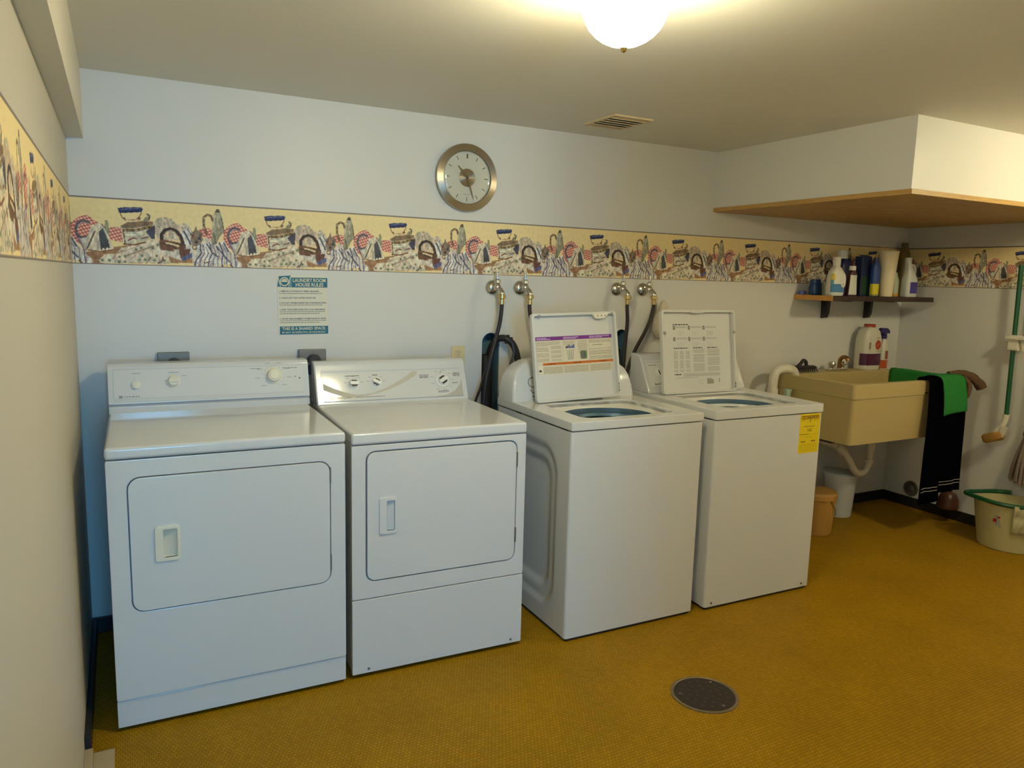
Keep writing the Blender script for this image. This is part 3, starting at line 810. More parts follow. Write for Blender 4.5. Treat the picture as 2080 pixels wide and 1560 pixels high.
p.ring(0.062, 0.024, 0.006, 0.0085, GOLD); p.circle(0.062, 0.024, 0.003, GOLD, 12); p.text('SpeedQueen', 0.075, 0.0195, 0.010, GOLD, 0.070, 0.01)
p.greek(0.165, 0.021, 0.125, 0.0032, INKL, 70)
p.build('lettering', con, F @ Matrix.Translation((0, 0, 0.0025)))

# ---- top-loading washers
def washer_side(depth, h):
    def fn(u, v):
        y = 0.012 + u*(depth-0.024); z = 0.016 + v*(h-0.020)
        def rb(y0, y1, z0, z1, r, soft):
            qy = abs(y-(y0+y1)/2)-(y1-y0)/2+r; qz = abs(z-(z0+z1)/2)-(z1-z0)/2+r
            d = math.hypot(max(qy, 0), max(qz, 0))+min(max(qy, qz), 0)-r
            s = min(max(-d/soft, 0), 1); return s*s*(3-2*s)
        x = 0.010*rb(0.105, depth+0.4, 0.09, h-0.085, 0.12, 0.020) + 0.012*rb(0.155, depth+0.4, 0.15, h-0.14, 0.09, 0.035)
        return (0.0005+x, y, z)
    return grid(fn, 48, 64)

def dense(pts, step=0.02):
    out = []
    for (x0, y0), (x1, y1) in zip(pts, pts[1:]+pts[:1]):
        k = max(1, int(math.hypot(x1-x0, y1-y0)/step))
        out += [(x0+(x1-x0)*i/k, y0+(y1-y0)*i/k) for i in range(k)]
    return out

def washer(label, loc, rz, w, h, lid_t, lidspec, name='clothes_washer'):
    t = thing(name, label, 'washer', loc, rz); D = 0.66
    obj('plinth', box(0.012, w-0.012, 0.010, D-0.02, 0.0, 0.015), M_dark, t, angle=0)
    # front skin with rounded vertical corners
    r = 0.012; prof = [(0.0, 0.030)]
    for i in range(7):
        a = math.pi + math.pi/2*i/6; prof.append((r+r*math.cos(a), r+r*math.sin(a)))
    for i in range(7):
        a = 1.5*math.pi + math.pi/2*i/6; prof.append((w-r+r*math.cos(a), r+r*math.sin(a)))
    prof += [(w, D), (w-0.003, D), (w-0.003, 0.030)]
    fr = prism(prof + [(w-0.015, 0.020), (0.015, 0.020)], 0.014, h-lid_t-0.003, XY)
    obj('cabinet', fr, M_enamel, t)
    obj('side_panel', washer_side(D, h-lid_t), M_enamel, t, angle=60)
    # top with the loading opening
    ox0, ox1, oy0, oy1 = lidspec['open']
    obj('top', plate_hole(rrect(-0.002, w+0.002, -0.004, D, 0.008), rrect(ox0, ox1, oy0, oy1, 0.05), h-lid_t, h, XY, 0.006), M_enamel, t)
    # funnel below the opening, tub ring, balance ring and basket
    cx, cy = (ox0+ox1)/2, (oy0+oy1)/2; R = (oy1-oy0)/2
    def ringpts(pts, z): return [(q[0], q[1], z) for q in pts]
    op = dense(rrect(ox0, ox1, oy0, oy1, 0.05))
    circ = []
    for q in op:
        a = math.atan2((q[1]-cy), (q[0]-cx)*(oy1-oy0)/(ox1-ox0)); circ.append((cx+R*1.18*math.cos(a), cy+R*0.97*math.sin(a)))
    obj('tub_cover', loft([ringpts(op, h-0.008), ringpts(op, h-0.020), ringpts(circ, h-0.032)], False), M_plastic_w, t)
    obj('tub_shadow_gap', loft([ringpts(circ, h-0.0322), ringpts(circ, h-0.10)], False), M_basket, t)
    sc = lambda k: [(cx+(q[0]-cx)*k, cy+(q[1]-cy)*k) for q in circ]
    obj('balance_ring', loft([ringpts(sc(0.93), h-0.075), ringpts(sc(0.92), h-0.052), ringpts(sc(0.74), h-0.048), ringpts(sc(0.72), h-0.060)], False), M_plastic_w if lidspec['ring'] else M_basket, t)
    obj('basket', loft([ringpts(sc(0.94), h-0.075), ringpts(sc(0.94), h-0.45), ringpts(sc(0.3), h-0.47)], True), M_basket, t)
    obj('agitator', lathe([(0.11, h-0.46), (0.06, h-0.42), (0.045, h-0.20), (0.035, h-0.16), (0.0, h-0.155)], 24, (cx, cy, 0), cap=False), M_plastic_w, t)
    # raised lid leaning back, underside towards the room
    lw, lh = lidspec['w'], lidspec['h']; a = math.radians(lidspec['lean'])
    LM = Matrix.Translation((lidspec['x'], lidspec['y'], h+0.003)) @ Matrix.Rotation(-a, 4, 'X') @ Matrix.Rotation(math.radians(lidspec.get('roll', 0)), 4, 'Y')
    lidm = merge(prism(rrect(0, lw, 0, lh, 0.012), 0.010, 0.014, XZ, 0.0015))
    lid = obj('lid', lidm, M_lid, t, matrix=LM)
    obj('lid_rim', plate_hole(rrect(-0.002, lw+0.002, -0.002, lh+0.002, 0.014), rrect(0.010, lw-0.010, 0.008, lh-0.010, 0.010), -0.010, 0.012, XZ, 0.002), M_lid, lid)
    return t, lid

# washer with arched console
WW3, WH3 = 0.659, 0.905
t, lid = washer('white top-load washer with arched console, lid raised showing a purple and orange label', (1.6805, -0.859, 0), -0.0081, WW3, WH3, 0.0365,
    dict(open=(0.100, 0.560, 0.060, 0.420), w=0.447, h=0.392, x=0.082, y=0.432, lean=9, ring=False, roll=-1.6))
rings = []
for z, ins, yf in ((0.0, 0.0, 0.500), (0.05, 0.004, 0.512), (0.095, 0.014, 0.525), (0.130, 0.032, 0.540), (0.155, 0.062, 0.556), (0.172, 0.100, 0.576), (0.180, 0.150, 0.600), (0.1815, 0.200, 0.630)):
    rings.append([(q[0], q[1], WH3-0.001+z) for q in rrect(ins, WW3-ins, yf, 0.658, 0.012)])
con = obj('console', loft(rings), M_enamel, t, angle=60)
p = Print()
p.ring(0.105, 0.085, 0.020, 0.023, (40,40,44), 60, 320); p.stroke([(0.090, 0.052), (0.100, 0.040), (0.112, 0.036)], 0.003, (40,40,44)); p.greek(0.10, 0.018, 0.03, 0.005, (60,60,64), 3)
p.build('lettering', con, plane_matrix((0, 0.4985, WH3), (1,0,0), (0, 0.252, 0.968)))
k = obj('cycle_knob', lathe([(0.024, 0), (0.021, 0.014), (0, 0.015)], 24, cap=False), M_plastic_w, con, matrix=plane_matrix((0.48, 0.527, WH3+0.09), (1,0,0), (0, 0.252, 0.968)))
obj('grip', prism(rrect(-0.005, 0.005, -0.019, 0.019, 0.003), 0.014, 0.022, XY, 0.001), M_plastic_w, k)
# lid catch, bumpers, label
obj('lid_catch', prism([(0.316, 0.388), (0.330, 0.366), (0.345, 0.361), (0.385, 0.363), (0.400, 0.376), (0.408, 0.390)], -0.011, 0.004, XZ, 0.002), M_almond, lid)
for bx in (0.346, 0.366, 0.386): obj('catch_screw', lathe([(0.0028, 0.0), (0, 0.001)], 10, (bx, -0.0112, 0.375), (0,-1,0), cap=False), M_dark, lid)
for bx, bz in ((0.036, 0.383), (0.425, 0.383)): obj('bumper', lathe([(0.006, 0), (0.006, 0.004), (0, 0.006)], 14, (bx, -0.010, bz), (0,-1,0), cap=False), M_grey, lid)
for bz in (0.02, 0.035, 0.05): obj('rust_chip', prism(rrect(0.4375, 0.4405, bz, bz+0.011, 0.001), -0.0105, -0.0098, XZ), M_rust, lid)
p = Print(); x0, x1, y0, y1 = 0.020, 0.428, 0.122, 0.290
p.rect(x0, y0, x1, y1, (222, 214, 190)); p.up()
PUR = (120, 50, 140); ORG = (205, 110, 40); TX = (120, 112, 100); HL = (225, 200, 235)
p.rect(x0, y1-0.017, x1, y1, PUR); p.rect(x0+0.030, y0+0.040, x1, y0+0.051, ORG)
p.up()
c = [x0+0.004, x0+0.142, x0+0.282]; cw = 0.128
for i in range(3):
    p.greek(c[i]+0.002, y1-0.0075, 0.05+0.03*i, 0.003, HL, i); p.greek(c[i]+0.002, y1-0.013, 0.07, 0.003, HL, i+5)
    p.rect(c[i]-0.003, y0+0.002, c[i]-0.0023, y1-0.018, TX)
for j in range(19):
    y = y1-0.025-j*0.0050
    if y < y0+0.056: break
    if j % 5 != 4: p.greek(c[0], y, 0.060 if j > 2 else 0.12, 0.0016, TX, 100+j)
    if 2 < j and j % 4 != 3: p.greek(c[0]+0.072, y, 0.055, 0.0016, TX, 140+j)
    if j < 4: p.greek(c[1], y, 0.060, 0.0016, TX, 180+j)
    if j < 12: p.greek(c[1]+0.078, y, 0.050, 0.0016, TX, 220+j)
    if not 2 < j < 8 and j % 5 != 4: p.greek(c[2], y, 0.118, 0.0017, TX, 260+j)
for j in range(6):
    p.greek(x0+0.032, y0+0.004+j*0.0052, 0.100, 0.0018, TX, 300+j); p.greek(c[1], y0+0.004+j*0.0052, cw, 0.0018, TX, 320+j); p.greek(c[2], y0+0.004+j*0.0052, 0.112, 0.0018, TX, 340+j)
for i in range(3): p.greek(c[i]+0.05, y0+0.0432, 0.04, 0.0045, (120, 60, 25), 370+i)
for i in range(7): p.rect(c[2]+0.018+i*0.008, y1-0.048, c[2]+0.0225+i*0.008, y1-0.0445, (60,60,60))
# illustration: blue and violet box top over green stems, round green patch
for i in range(6): p.rect(c[1]+0.012+i*0.008, y1-0.056, c[1]+0.0185+i*0.008, y1-0.046+0.003*(i % 3), ((70,80,150) if i else (60,35,60)))
for i in range(7): p.stroke([(c[1]+0.022+i*0.004, y0+0.060), (c[1]+0.018+i*0.006+0.004*(i % 2), y1-0.062)], 0.0022, (130+8*i, 160, 130+4*i))
p.poly(rrect(c[1]+0.088, c[1]+0.124, y0+0.060, y0+0.098, 0.008), (112, 125, 92)); p.up()
p.poly(rrect(c[1]+0.093, c[1]+0.112, y0+0.066, y0+0.090, 0.006), (118, 110, 128)); p.poly(rrect(c[1]+0.108, c[1]+0.121, y0+0.070, y0+0.093, 0.005), (95, 130, 75))
p.rect(x0+0.004, y0+0.004, x0+0.026, y0+0.038, (232, 226, 205)); p.up(); p.poly([(x0+0.008, y0+0.012), (x0+0.022, y0+0.012), (x0+0.019, y0+0.024), (x0+0.016, y0+0.017), (x0+0.012, y0+0.026)], (25,25,25))
p.build('care_label', lid, plane_matrix((0, 0.0096, 0), (1,0,0), (0,0,1)))

# washer with angular console and yellow energy sticker
WW4, WH4 = 0.6487, 0.909
t, lid = washer('white top-load washer with square console and yellow energy sticker, lid raised, nearest the sink', (2.4056, -0.8687, 0), -0.0165, WW4, WH4, 0.042,
    dict(open=(0.095, 0.555, 0.055, 0.425), w=0.462, h=0.408, x=0.055, y=0.438, lean=8, ring=True, roll=0.0))
prof = [(0.488, WH4-0.002), (0.490, WH4+0.012), (0.500, WH4+0.030), (0.566, WH4+0.160), (0.578, WH4+0.178), (0.600, WH4+0.186), (0.655, WH4+0.186), (0.655, WH4-0.002)]
con = obj('console', prism(prof, 0.006, WW4-0.018, YZ, 0.008, 3), M_enamel, t)
F = face_frame(0, (0.500, WH4+0.030), (0.566, WH4+0.160))
obj('control_panel', prism(rrect(0.030, WW4-0.030, 0.004, 0.140, 0.006), 0.0003, 0.002, XY, 0.0006), M_plastic_w, con, matrix=F)
k = knob_on(con, F @ Matrix.Translation((0,0,0.002)), 0.100, 0.075, 0.021, M_plastic_w, 'temperature_knob', 0.012, M_plastic_w, 20)
k = knob_on(con, F @ Matrix.Translation((0,0,0.002)), 0.560, 0.075, 0.023, M_plastic_w, 'cycle_knob', 0.012, M_plastic_w, -30)
p = Print()
p.rect(0.032, 0.128, 0.616, 0.1295, BL); p.rect(0.032, 0.133, 0.616, 0.1345, (200,204,212)); p.text('SpeedQueen', 0.052, 0.010, 0.012, (40,42,48), 0.075, 0.01); p.greek(0.04, 0.112, 0.05, 0.003, INK, 3)
p.build('lettering', con, F @ Matrix.Translation((0, 0, 0.0022)))
obj('lid_catch', prism([(0.155, 0.404), (0.170, 0.397), (0.195, 0.393), (0.245, 0.393), (0.268, 0.398), (0.280, 0.404)], -0.011, 0.006, XZ, 0.002), M_enamel, lid)
for bx in (0.012, 0.452): obj('bumper', lathe([(0.0075, 0), (0.0075, 0.003), (0, 0.005)], 14, (bx, -0.010, 0.297), (0,-1,0), cap=False), M_grey, lid)
for bz in (0.015, 0.03): obj('rust_chip', prism(rrect(0.4525, 0.4565, bz, bz+0.012, 0.001), -0.0105, -0.0098, XZ), M_rust, lid)
p = Print(); K = (58, 58, 58); TX = (128, 126, 120)
x0, x1, y0, y1 = 0.078, 0.372, 0.078, 0.342
p.greek(x0, y1-0.006, 0.095, 0.005, K, 1)
for r_ in range(2):
    for c_ in range(3):
        bx = x0+0.002+c_*0.093; by = y1-0.028-r_*0.056
        p.rect(bx, by, bx+0.012, by+0.018, K); p.up(); p.rect(bx+0.003, by+0.003, bx+0.009, by+0.015, (205,203,195)); p.rect(bx+0.005, by+0.004, bx+0.007, by+0.014, K); p.layer -= 1
        for j in range(2): p.greek(bx+0.018, by+0.013-j*0.005, 0.068, 0.0018, TX, 20+r_*9+c_*3+j)
        for j in range(4): p.stroke([(bx+0.030+j*0.010, by-0.030), (bx+0.030+j*0.010+0.002*(j % 2), by-0.006)], 0.0012, (165,163,155) if (c_, r_) != (2, 0) else (90,90,90))
for c_ in range(3):
    bx = x0+0.002+(0, 0.122, 0.212)[c_]; wd = (0.105, 0.070, 0.078)[c_]
    p.greek(bx, y0+0.142, wd*0.85, 0.0045, K, 60+c_)
    for j in range(19):
        if (j*7+c_*3) % 8 == 0: continue
        if c_ == 0:
            for q in range(3): p.greek(bx+q*0.037, y0+0.133-j*0.0058, 0.024, 0.0019, TX, 100+j*3+q)
        else: p.greek(bx, y0+0.133-j*0.0058, wd, 0.0019, TX, 200+j+c_*30)
p.poly([(x0+0.002, y0+0.012), (x0+0.010, y0+0.012), (x0+0.006, y0+0.019)], K); p.greek(x0+0.012, y0+0.012, 0.036, 0.0055, K, 300)
for j in range(3): p.greek(x0+0.058, y0+0.015-j*0.0055, 0.235, 0.0019, TX, 310+j)
p.greek(x0+0.01, y0-0.004, 0.14, 0.0018, TX, 320)
p.rect(0.285, 0.040, 0.328, 0.062, (160,158,150)); p.greek(0.285, 0.064, 0.03, 0.003, K, 330); p.ring(0.245, 0.052, 0.009, 0.0105, (185,180,165)); p.rect(0.362, 0.046, 0.367, 0.066, (150,148,140))
p.build('printed_instructions', lid, plane_matrix((0, 0.0096, 0), (1,0,0), (0,0,1)))
p = Print(); YE = (232, 205, 20); BK = (60, 45, 10)
sx0, sx1, sz0, sz1 = 0, 0.130, 0, 0.186
p.rect(sx0, sz0, sx1, sz1, YE); p.up(); p.rect(0.008, 0.160, 0.122, 0.177, (110, 55, 12)); p.up()
p.text('ENERGYGUIDE', 0.010, 0.1615, 0.0135, (240, 205, 30), 0.110, 0.012)
p.layer = 1
p.circle(0.065, 0.152, 0.0035, BK, 12); p.greek(0.010, 0.153, 0.03, 0.002, (150,120,10), 1); p.greek(0.090, 0.153, 0.028, 0.002, (150,120,10), 2)
p.greek(0.030, 0.124, 0.066, 0.004, (150,120,15), 3); p.text('162', 0.053, 0.102, 0.014, BK, 0.027, 0.01)
p.rect(0.004, 0.088, 0.062, 0.0902, (70,45,10)); p.rect(0.062, 0.088, 0.126, 0.0888, (160,130,10)); p.greek(0.040, 0.074, 0.042, 0.002, (150,120,15), 4)
p.greek(0.016, 0.051, 0.024, 0.006, (90,60,15), 5, 2); p.greek(0.082, 0.052, 0.024, 0.006, (90,60,15), 6, 2)
for j in range(5): p.greek(0.008, 0.040-j*0.0075, 0.112, 0.0016, (165,135,10), 10+j)
st = p.build('energy_sticker', t, plane_matrix((0.505, -0.0006, 0.678), (1,0,0), (0,0,1)))
st['label'] = 'yellow energy guide sticker'
for sx in (0.040, 0.600):
    obj('screw', lathe([(0.005, 0), (0.004, 0.002), (0, 0.0026)], 12, (sx, 0.0, 0.030), (0,-1,0), cap=False), M_dark, t)

# ---------------------------------------------------------------- things on the back wall
# poster
PW, PH = 0.210, 0.249
t = thing('wall_poster', 'laundry room house rules poster with teal header and footer', 'poster', (0.741, -0.0012, 1.189))
t.rotation_euler = (0, math.radians(-0.6), 0)
obj('paper', box(0, PW, -0.0008, 0.0004, 0, PH), mat('poster_paper', (0.74, 0.71, 0.58), rough=0.6, var=0.02), t, angle=0)
p = Print(); TEAL = (28, 108, 132); LT = (214, 208, 180); NV = (62, 78, 104)
Y = lambda f: PH*(1-f)
X = lambda f: PW*f
p.rect(X(.27), Y(.200), X(1.0), Y(.035), TEAL); p.poly([(X(0), Y(.19)), (X(.26), Y(.20)), (X(.265), Y(.0)), (X(.03), Y(.015))], TEAL)
p.rect(X(.025), Y(1.0), X(1.0), Y(.862), TEAL)
p.up()
p.text('LAUNDRY ROOM', X(.305), Y(.108), PH*.060, LT, PW*.66, 0.025); p.text('HOUSE RULES', X(.36), Y(.183), PH*.060, LT, PW*.56, 0.025)
p.ring(X(.14), Y(.105), 0.0145, 0.019, LT); p.circle(X(.14), Y(.105), 0.0120, LT); p.stroke([(X(.02), Y(.03)), (X(.06), Y(.185))], 0.003, LT); p.stroke([(X(.255), Y(.02)), (X(.225), Y(.195))], 0.003, LT)
p.text('THIS IS A SHARED SPACE.', X(.07), Y(.925), PH*.050, LT, PW*.88, 0.025); p.text('BE NEAT, BE RESPECTFUL, BE NEIGHBORLY', X(.07), Y(.980), PH*.030, LT, PW*.88, 0.015)
for s_, f_, w_ in (('1. REMOVE CLOTHES IN A TIMELY MANNER.', .278, .80), ('2. CLEAN LINT TRAY AFTER DRYER USE.', .390, .73), ('3. DO NOT USE MACHINES FOR DYING/BLEACHING.', .475, .95), ('4. KEEP THE ROOM CLEAN FOR YOUR NEIGHBORS.', .590, .92), ('5. NOTIFY MANAGEMENT OF MECHANICAL ISSUES.', .745, .94)):
    p.text(s_, X(.03), Y(f_), PH*.025, NV, PW*w_, 0.02)
for i, (f_, w_) in enumerate(((.310, .86), (.505, .87), (.620, .92), (.652, .80), (.772, .93), (.803, .80))):
    p.greek(X(.03), Y(f_), PW*w_, PH*.011, (120, 125, 118), 400+i)
p.up(); p.poly([(X(.14)+0.0115*math.cos(a), Y(.112)+0.0115*math.sin(a)) for a in [math.pi+math.pi*i/12 for i in range(13)]], TEAL)
p.build('lettering', t, plane_matrix((0, -0.0010, 0), (1,0,0), (0,0,1)))

# clock: local z is the clock axis, turned to face the room
t = thing('wall_clock', 'round brushed metal wall clock above the border', 'clock', (1.592, -0.002, 1.9035))
CM = plane_matrix((0, 0, 0), (1,0,0), (0,0,1))
R0 = 0.152
obj('back_case', lathe([(0.130, 0.0), (0.148, 0.004), (0.150, 0.012)], 64), M_steel, t, matrix=CM)
obj('bezel', lathe([(0.150, 0.008), (R0, 0.012), (R0, 0.021), (0.150, 0.0245), (0.120, 0.0275), (0.117, 0.024)], 96, cap=False), M_steel, t, matrix=CM)
fa = obj('dial', lathe([(0.1185, 0.016), (0.1185, 0.018), (0.0, 0.018)], 64, cap=False), mat('clock_dial', (0.70, 0.66, 0.52), rough=0.5, var=0.01), t, matrix=CM)
obj('centre_disc', lathe([(0.0405, 0.018), (0.0405, 0.021), (0.0, 0.0215)], 64, cap=False), M_steel, fa)
p = Print()
for i in range(12):
    a = math.radians(90-30*i); L_ = 0.018 if i else 0.020
    p.stroke([((0.106-L_)*math.cos(a), (0.106-L_)*math.sin(a)), (0.106*math.cos(a), 0.106*math.sin(a))], 0.0030 if i else 0.0066, (58, 50, 36))
p.greek(-0.016, -0.076, 0.032, 0.002, (150, 140, 110), 8)
p.build('hour_marks', fa, Matrix.Translation((0, 0, 0.0184)))
M_hand = mat('bronze_hand', (0.30, 0.23, 0.12), rough=0.35, metal=0.7, var=0.05)
def hand(name, ang, L_, w, z):
    h_ = prism([(-w*0.6, -0.012), (w*0.6, -0.012), (w, L_*0.3), (w*0.25, L_), (-w*0.25, L_), (-w, L_*0.3)], z, z+0.001, XY)
    obj(name, h_, M_hand, t, matrix=CM @ Matrix.Rotation(-math.radians(ang), 4, 'Z'), angle=0)
hand('hour_hand', -43, 0.070, 0.0065, 0.0225); hand('minute_hand', 162, 0.098, 0.005, 0.0245)
obj('hub', lathe([(0.004, 0.0215), (0.004, 0.027), (0, 0.0275)], 16, cap=False), M_dark, t, matrix=CM)
gp = [(0.1185*math.sin(a), 0.027+0.012*(math.cos(a)-0.0)) for a in [math.pi/2*(1-i/10) for i in range(11)]]
obj('glass', lathe(gp, 48, cap=False), M_pane, t, matrix=CM)

# dryer power receptacles
def receptacle(label, x, plug):
    r_ = thing('power_receptacle', label, 'receptacle', (x, 0, 1.040))
    obj('box_plate', box(-0.058, 0.058, -0.024, 0, 0, 0.085, 0.003), M_stainless, r_)
    obj('socket', lathe([(0.030, 0.0), (0.030, 0.006), (0.026, 0.008), (0.0, 0.008)], 28, (0, -0.024, 0.034), (0,-1,0), cap=False), M_dark, r_)
    if plug:
        pl = thing('power_plug', 'thick black dryer plug and cord hanging from the receptacle between the two dryers', 'plug', (x, -0.033, 1.040))
        obj('plug_body', merge(prism([(-0.026, -0.02), (0.026, -0.02), (0.028, 0.045), (0.015, 0.066), (-0.012, 0.066), (-0.026, 0.045)], -0.032, -0.0, XZ, 0.006)), M_rubber, pl)
        obj('cord', tube([(-0.022, -0.020, 0.03), (-0.045, -0.026, 0.0), (-0.050, -0.030, -0.08), (-0.048, -0.015, -0.25), (-0.045, -0.005, -0.45)], 0.012), M_rubber, pl)
    return r_
receptacle('metal power receptacle box showing above the old dryer by the left wall', 0.331, False)
receptacle('metal power receptacle box with a thick plug above the gap between the dryers', 0.878, True)
t = thing('wall_outlet', 'ivory duplex outlet on the wall right of the second dryer console', 'outlet', (1.569, 0, 1.010))
obj('cover_plate', box(-0.034, 0.034, -0.006, 0, 0, 0.116, 0.0025), M_ivory, t)
for z in (0.030, 0.082):
    s_ = obj('socket', prism(rrect(-0.017, 0.017, z-0.014, z+0.014, 0.010), -0.0085, -0.005, XZ, 0.001), M_ivory, t)
    for sx in (-0.0065, 0.0065): obj('slot', box(sx-0.0012, sx+0.0012, -0.0090, -0.0084, z, z+0.009), M_dark, s_, angle=0)
    obj('ground_hole', lathe([(0.0025, 0), (0, 0.0004)], 10, (0, -0.0086, z-0.007), (0,-1,0), cap=False), M_dark, s_)

# wall faucets and hoses
def faucet(label, x, z):
    f = thing('hose_faucet', label, 'faucet', (x, 0, z), 0, 'washer supply faucets')
    obj('flange', lathe([(0.036, 0.0), (0.036, 0.004), (0.031, 0.013), (0.020, 0.021), (0.012, 0.024)], 32, (0, 0, 0), (0,-1,0)), M_nickel, f)
    b_ = merge(cyl((0, -0.015, 0), (0, -0.062, 0), 0.012), lathe([(0.016, -0.012), (0.018, 0.0), (0.017, 0.010), (0.011, 0.018), (0.015, 0.024), (0.014, 0.036), (0.007, 0.042)], 24, (0, -0.058, 0)),
               tube([(0, -0.050, 0), (0.004, -0.075, -0.006), (0.008, -0.090, -0.022), (0.008, -0.092, -0.034)], 0.0125, 14))
    obj('valve_body', b_, M_nickel, f)
    h_ = merge(cyl((0, -0.058, 0.040), (0, -0.058, 0.056), 0.0045, None, 12), prism(rrect(-0.006, 0.006, 0.052, 0.074, 0.005), -0.066, -0.050, XZ, 0.002))
    obj('tee_handle', h_, M_chrome, f)
    obj('hose_coupling', lathe([(0.0135, 0.0), (0.0185, -0.002), (0.0185, -0.018), (0.0145, -0.020), (0.0115, -0.022), (0.0115, -0.046), (0.0, -0.046)], 20, (0.008, -0.092, -0.030), cap=False), M_brass, f)
    return f
FX = [(1.742, 1.404), (1.893, 1.404), (2.470, 1.408), (2.640, 1.408)]
faucet('leftmost chrome hose faucet on the wall, above the first pipe recess', *FX[0])
faucet('second chrome hose faucet from the left, its hose running behind the raised lid', *FX[1])
faucet('third chrome hose faucet from the left, above the second pipe recess', *FX[2])
faucet('rightmost chrome hose faucet, its hose curving left behind the square console', *FX[3])
def hose(label, pts, r=0.0095):
    return tag(obj('supply_hose', tube(pts, r, 12), M_rubber), label, 'hose', 'black washer supply hoses')
def hs(i): return (FX[i][0]+0.008, -0.092, FX[i][1]-0.074)
def below(i, *p_):
    x, y, z = hs(i); return [(x, y, z+0.003), (x, y, z-0.02)] + list(p_)
hose('black supply hose dropping past the first pipe recess left of the arched-console washer', below(0, (1.742, -0.092, 1.24), (1.722, -0.092, 1.16), (1.690, -0.10, 1.05), (1.665, -0.105, 0.93), (1.660, -0.10, 0.70), (1.72, -0.09, 0.50)))
hose('short black supply hose disappearing behind the lid with the purple label', below(1, (1.906, -0.095, 1.27), (1.935, -0.10, 1.15), (1.97, -0.10, 1.00), (1.98, -0.10, 0.80)))
hose('black supply hose hanging straight down in front of the second pipe recess', below(2, (2.484, -0.092, 1.24), (2.476, -0.092, 1.14), (2.462, -0.10, 1.02), (2.455, -0.10, 0.90), (2.450, -0.10, 0.6)))
hose('black supply hose curving down left from the rightmost faucet to the square console', below(3, (2.625, -0.095, 1.24), (2.590, -0.10, 1.18), (2.540, -0.10, 1.10), (2.50, -0.11, 1.03), (2.46, -0.12, 0.93)))

# drain stand pipes and the looped drain hose
for i, (x0, x1, z0, zt) in enumerate(SLOTS):
    cx = (x0+x1)/2 - 0.006
    sp = obj('stand_pipe', lathe([(0.036 if i == 0 else 0.030, 0.56), (0.036 if i == 0 else 0.030, 1.075+0.01*i), (0.028, 1.075+0.01*i), (0.026, 0.95)], 24, (cx, 0.046, 0), cap=False), M_rubber)
    tag(sp, ('black drain standpipe in the left wall recess', 'black drain standpipe in the right wall recess')[i], 'pipe')
t = thing('drain_hose', 'thick black drain hose looped from the left wall recess over to the washer', 'hose', (1.74, -0.05, 0.9))
obj('hose', tube([(0.0, 0.086, 0.10), (0.005, 0.060, 0.20), (0.020, 0.020, 0.255), (0.052, -0.015, 0.262), (0.088, -0.030, 0.225), (0.110, -0.035, 0.150), (0.122, -0.035, 0.05), (0.125, -0.03, -0.2)], 0.0165, 14), M_rubber, t)
obj('clamp', merge(*[xf(box(-0.005, 0.005, -0.008, 0.008, 0.010, 0.023, 0.001), Matrix.Translation((0.060, -0.020, 0.258)) @ Matrix.Rotation(math.radians(72*k_), 4, 'Y')) for k_ in range(5)]), M_dark, t)
obj('strap', tube([(0.070, -0.045, 0.245), (0.078, -0.050, 0.20), (0.070, -0.052, 0.165), (0.058, -0.052, 0.140)], 0.007, 8), M_dark, t)
tag(obj('electric_cable', tube([(1.690, -0.050, 1.00), (1.664, -0.060, 0.93), (1.636, -0.062, 0.86), (1.612, -0.060, 0.74), (1.60, -0.055, 0.5)], 0.0065, 8), M_rubber), 'thin black electric cable slanting down left of the first pipe recess', 'cable')

# cream pouch on the wall
pg = loft([sect(z, hx, hy, cx, -0.045, 2.4) for z, hx, hy, cx in ((1.145, 0.015, 0.010, 0.0), (1.155, 0.035, 0.022, 0.0), (1.20, 0.045, 0.032, 0.0), (1.26, 0.040, 0.028, 0.006), (1.31, 0.028, 0.020, 0.012), (1.345, 0.016, 0.012, 0.016), (1.352, 0.008, 0.008, 0.016))])
for v in pg.verts: v.co.x += 0.004*math.sin(v.co.z*90+v.co.y*60)
xf(pg, Matrix.Translation((2.738, -0.0, 0)))
tag(obj('lint_pouch', pg, fabric('cream_cloth', (0.66, 0.60, 0.46), 200, 0.4), angle=70), 'cream lumpy pouch hung on the wall behind the raised lid of the square-console washer', 'pouch')

# ---------------------------------------------------------------- shelf and its bottles
SZT, SY0 = 1.398, -0.280
t = thing('wall_shelf', 'short dark wooden wall shelf with a raw orange end above the sink', 'shelf', (3.785, 0, SZT))
obj('board', box(0.004, 0.932, SY0, 0, -0.030, 0.0, 0.003), M_darkwood, t)
e_ = obj('raw_end', box(0.0, 0.0045, SY0, 0, -0.030, 0.0, 0.001), M_woodend, t); e_['label'] = 'unstained orange wood end of the board'
for bx in (0.258, 0.655):
    br_ = merge(prism([(0.0, -0.031), (-0.050, -0.031), (-0.046, -0.110), (-0.034, -0.140), (0.0, -0.145)], bx-0.014, bx+0.014, YZ, 0.003), box(bx-0.012, bx+0.012, -0.20, -0.045, -0.036, -0.031))
    obj('bracket', br_, M_dark, t)

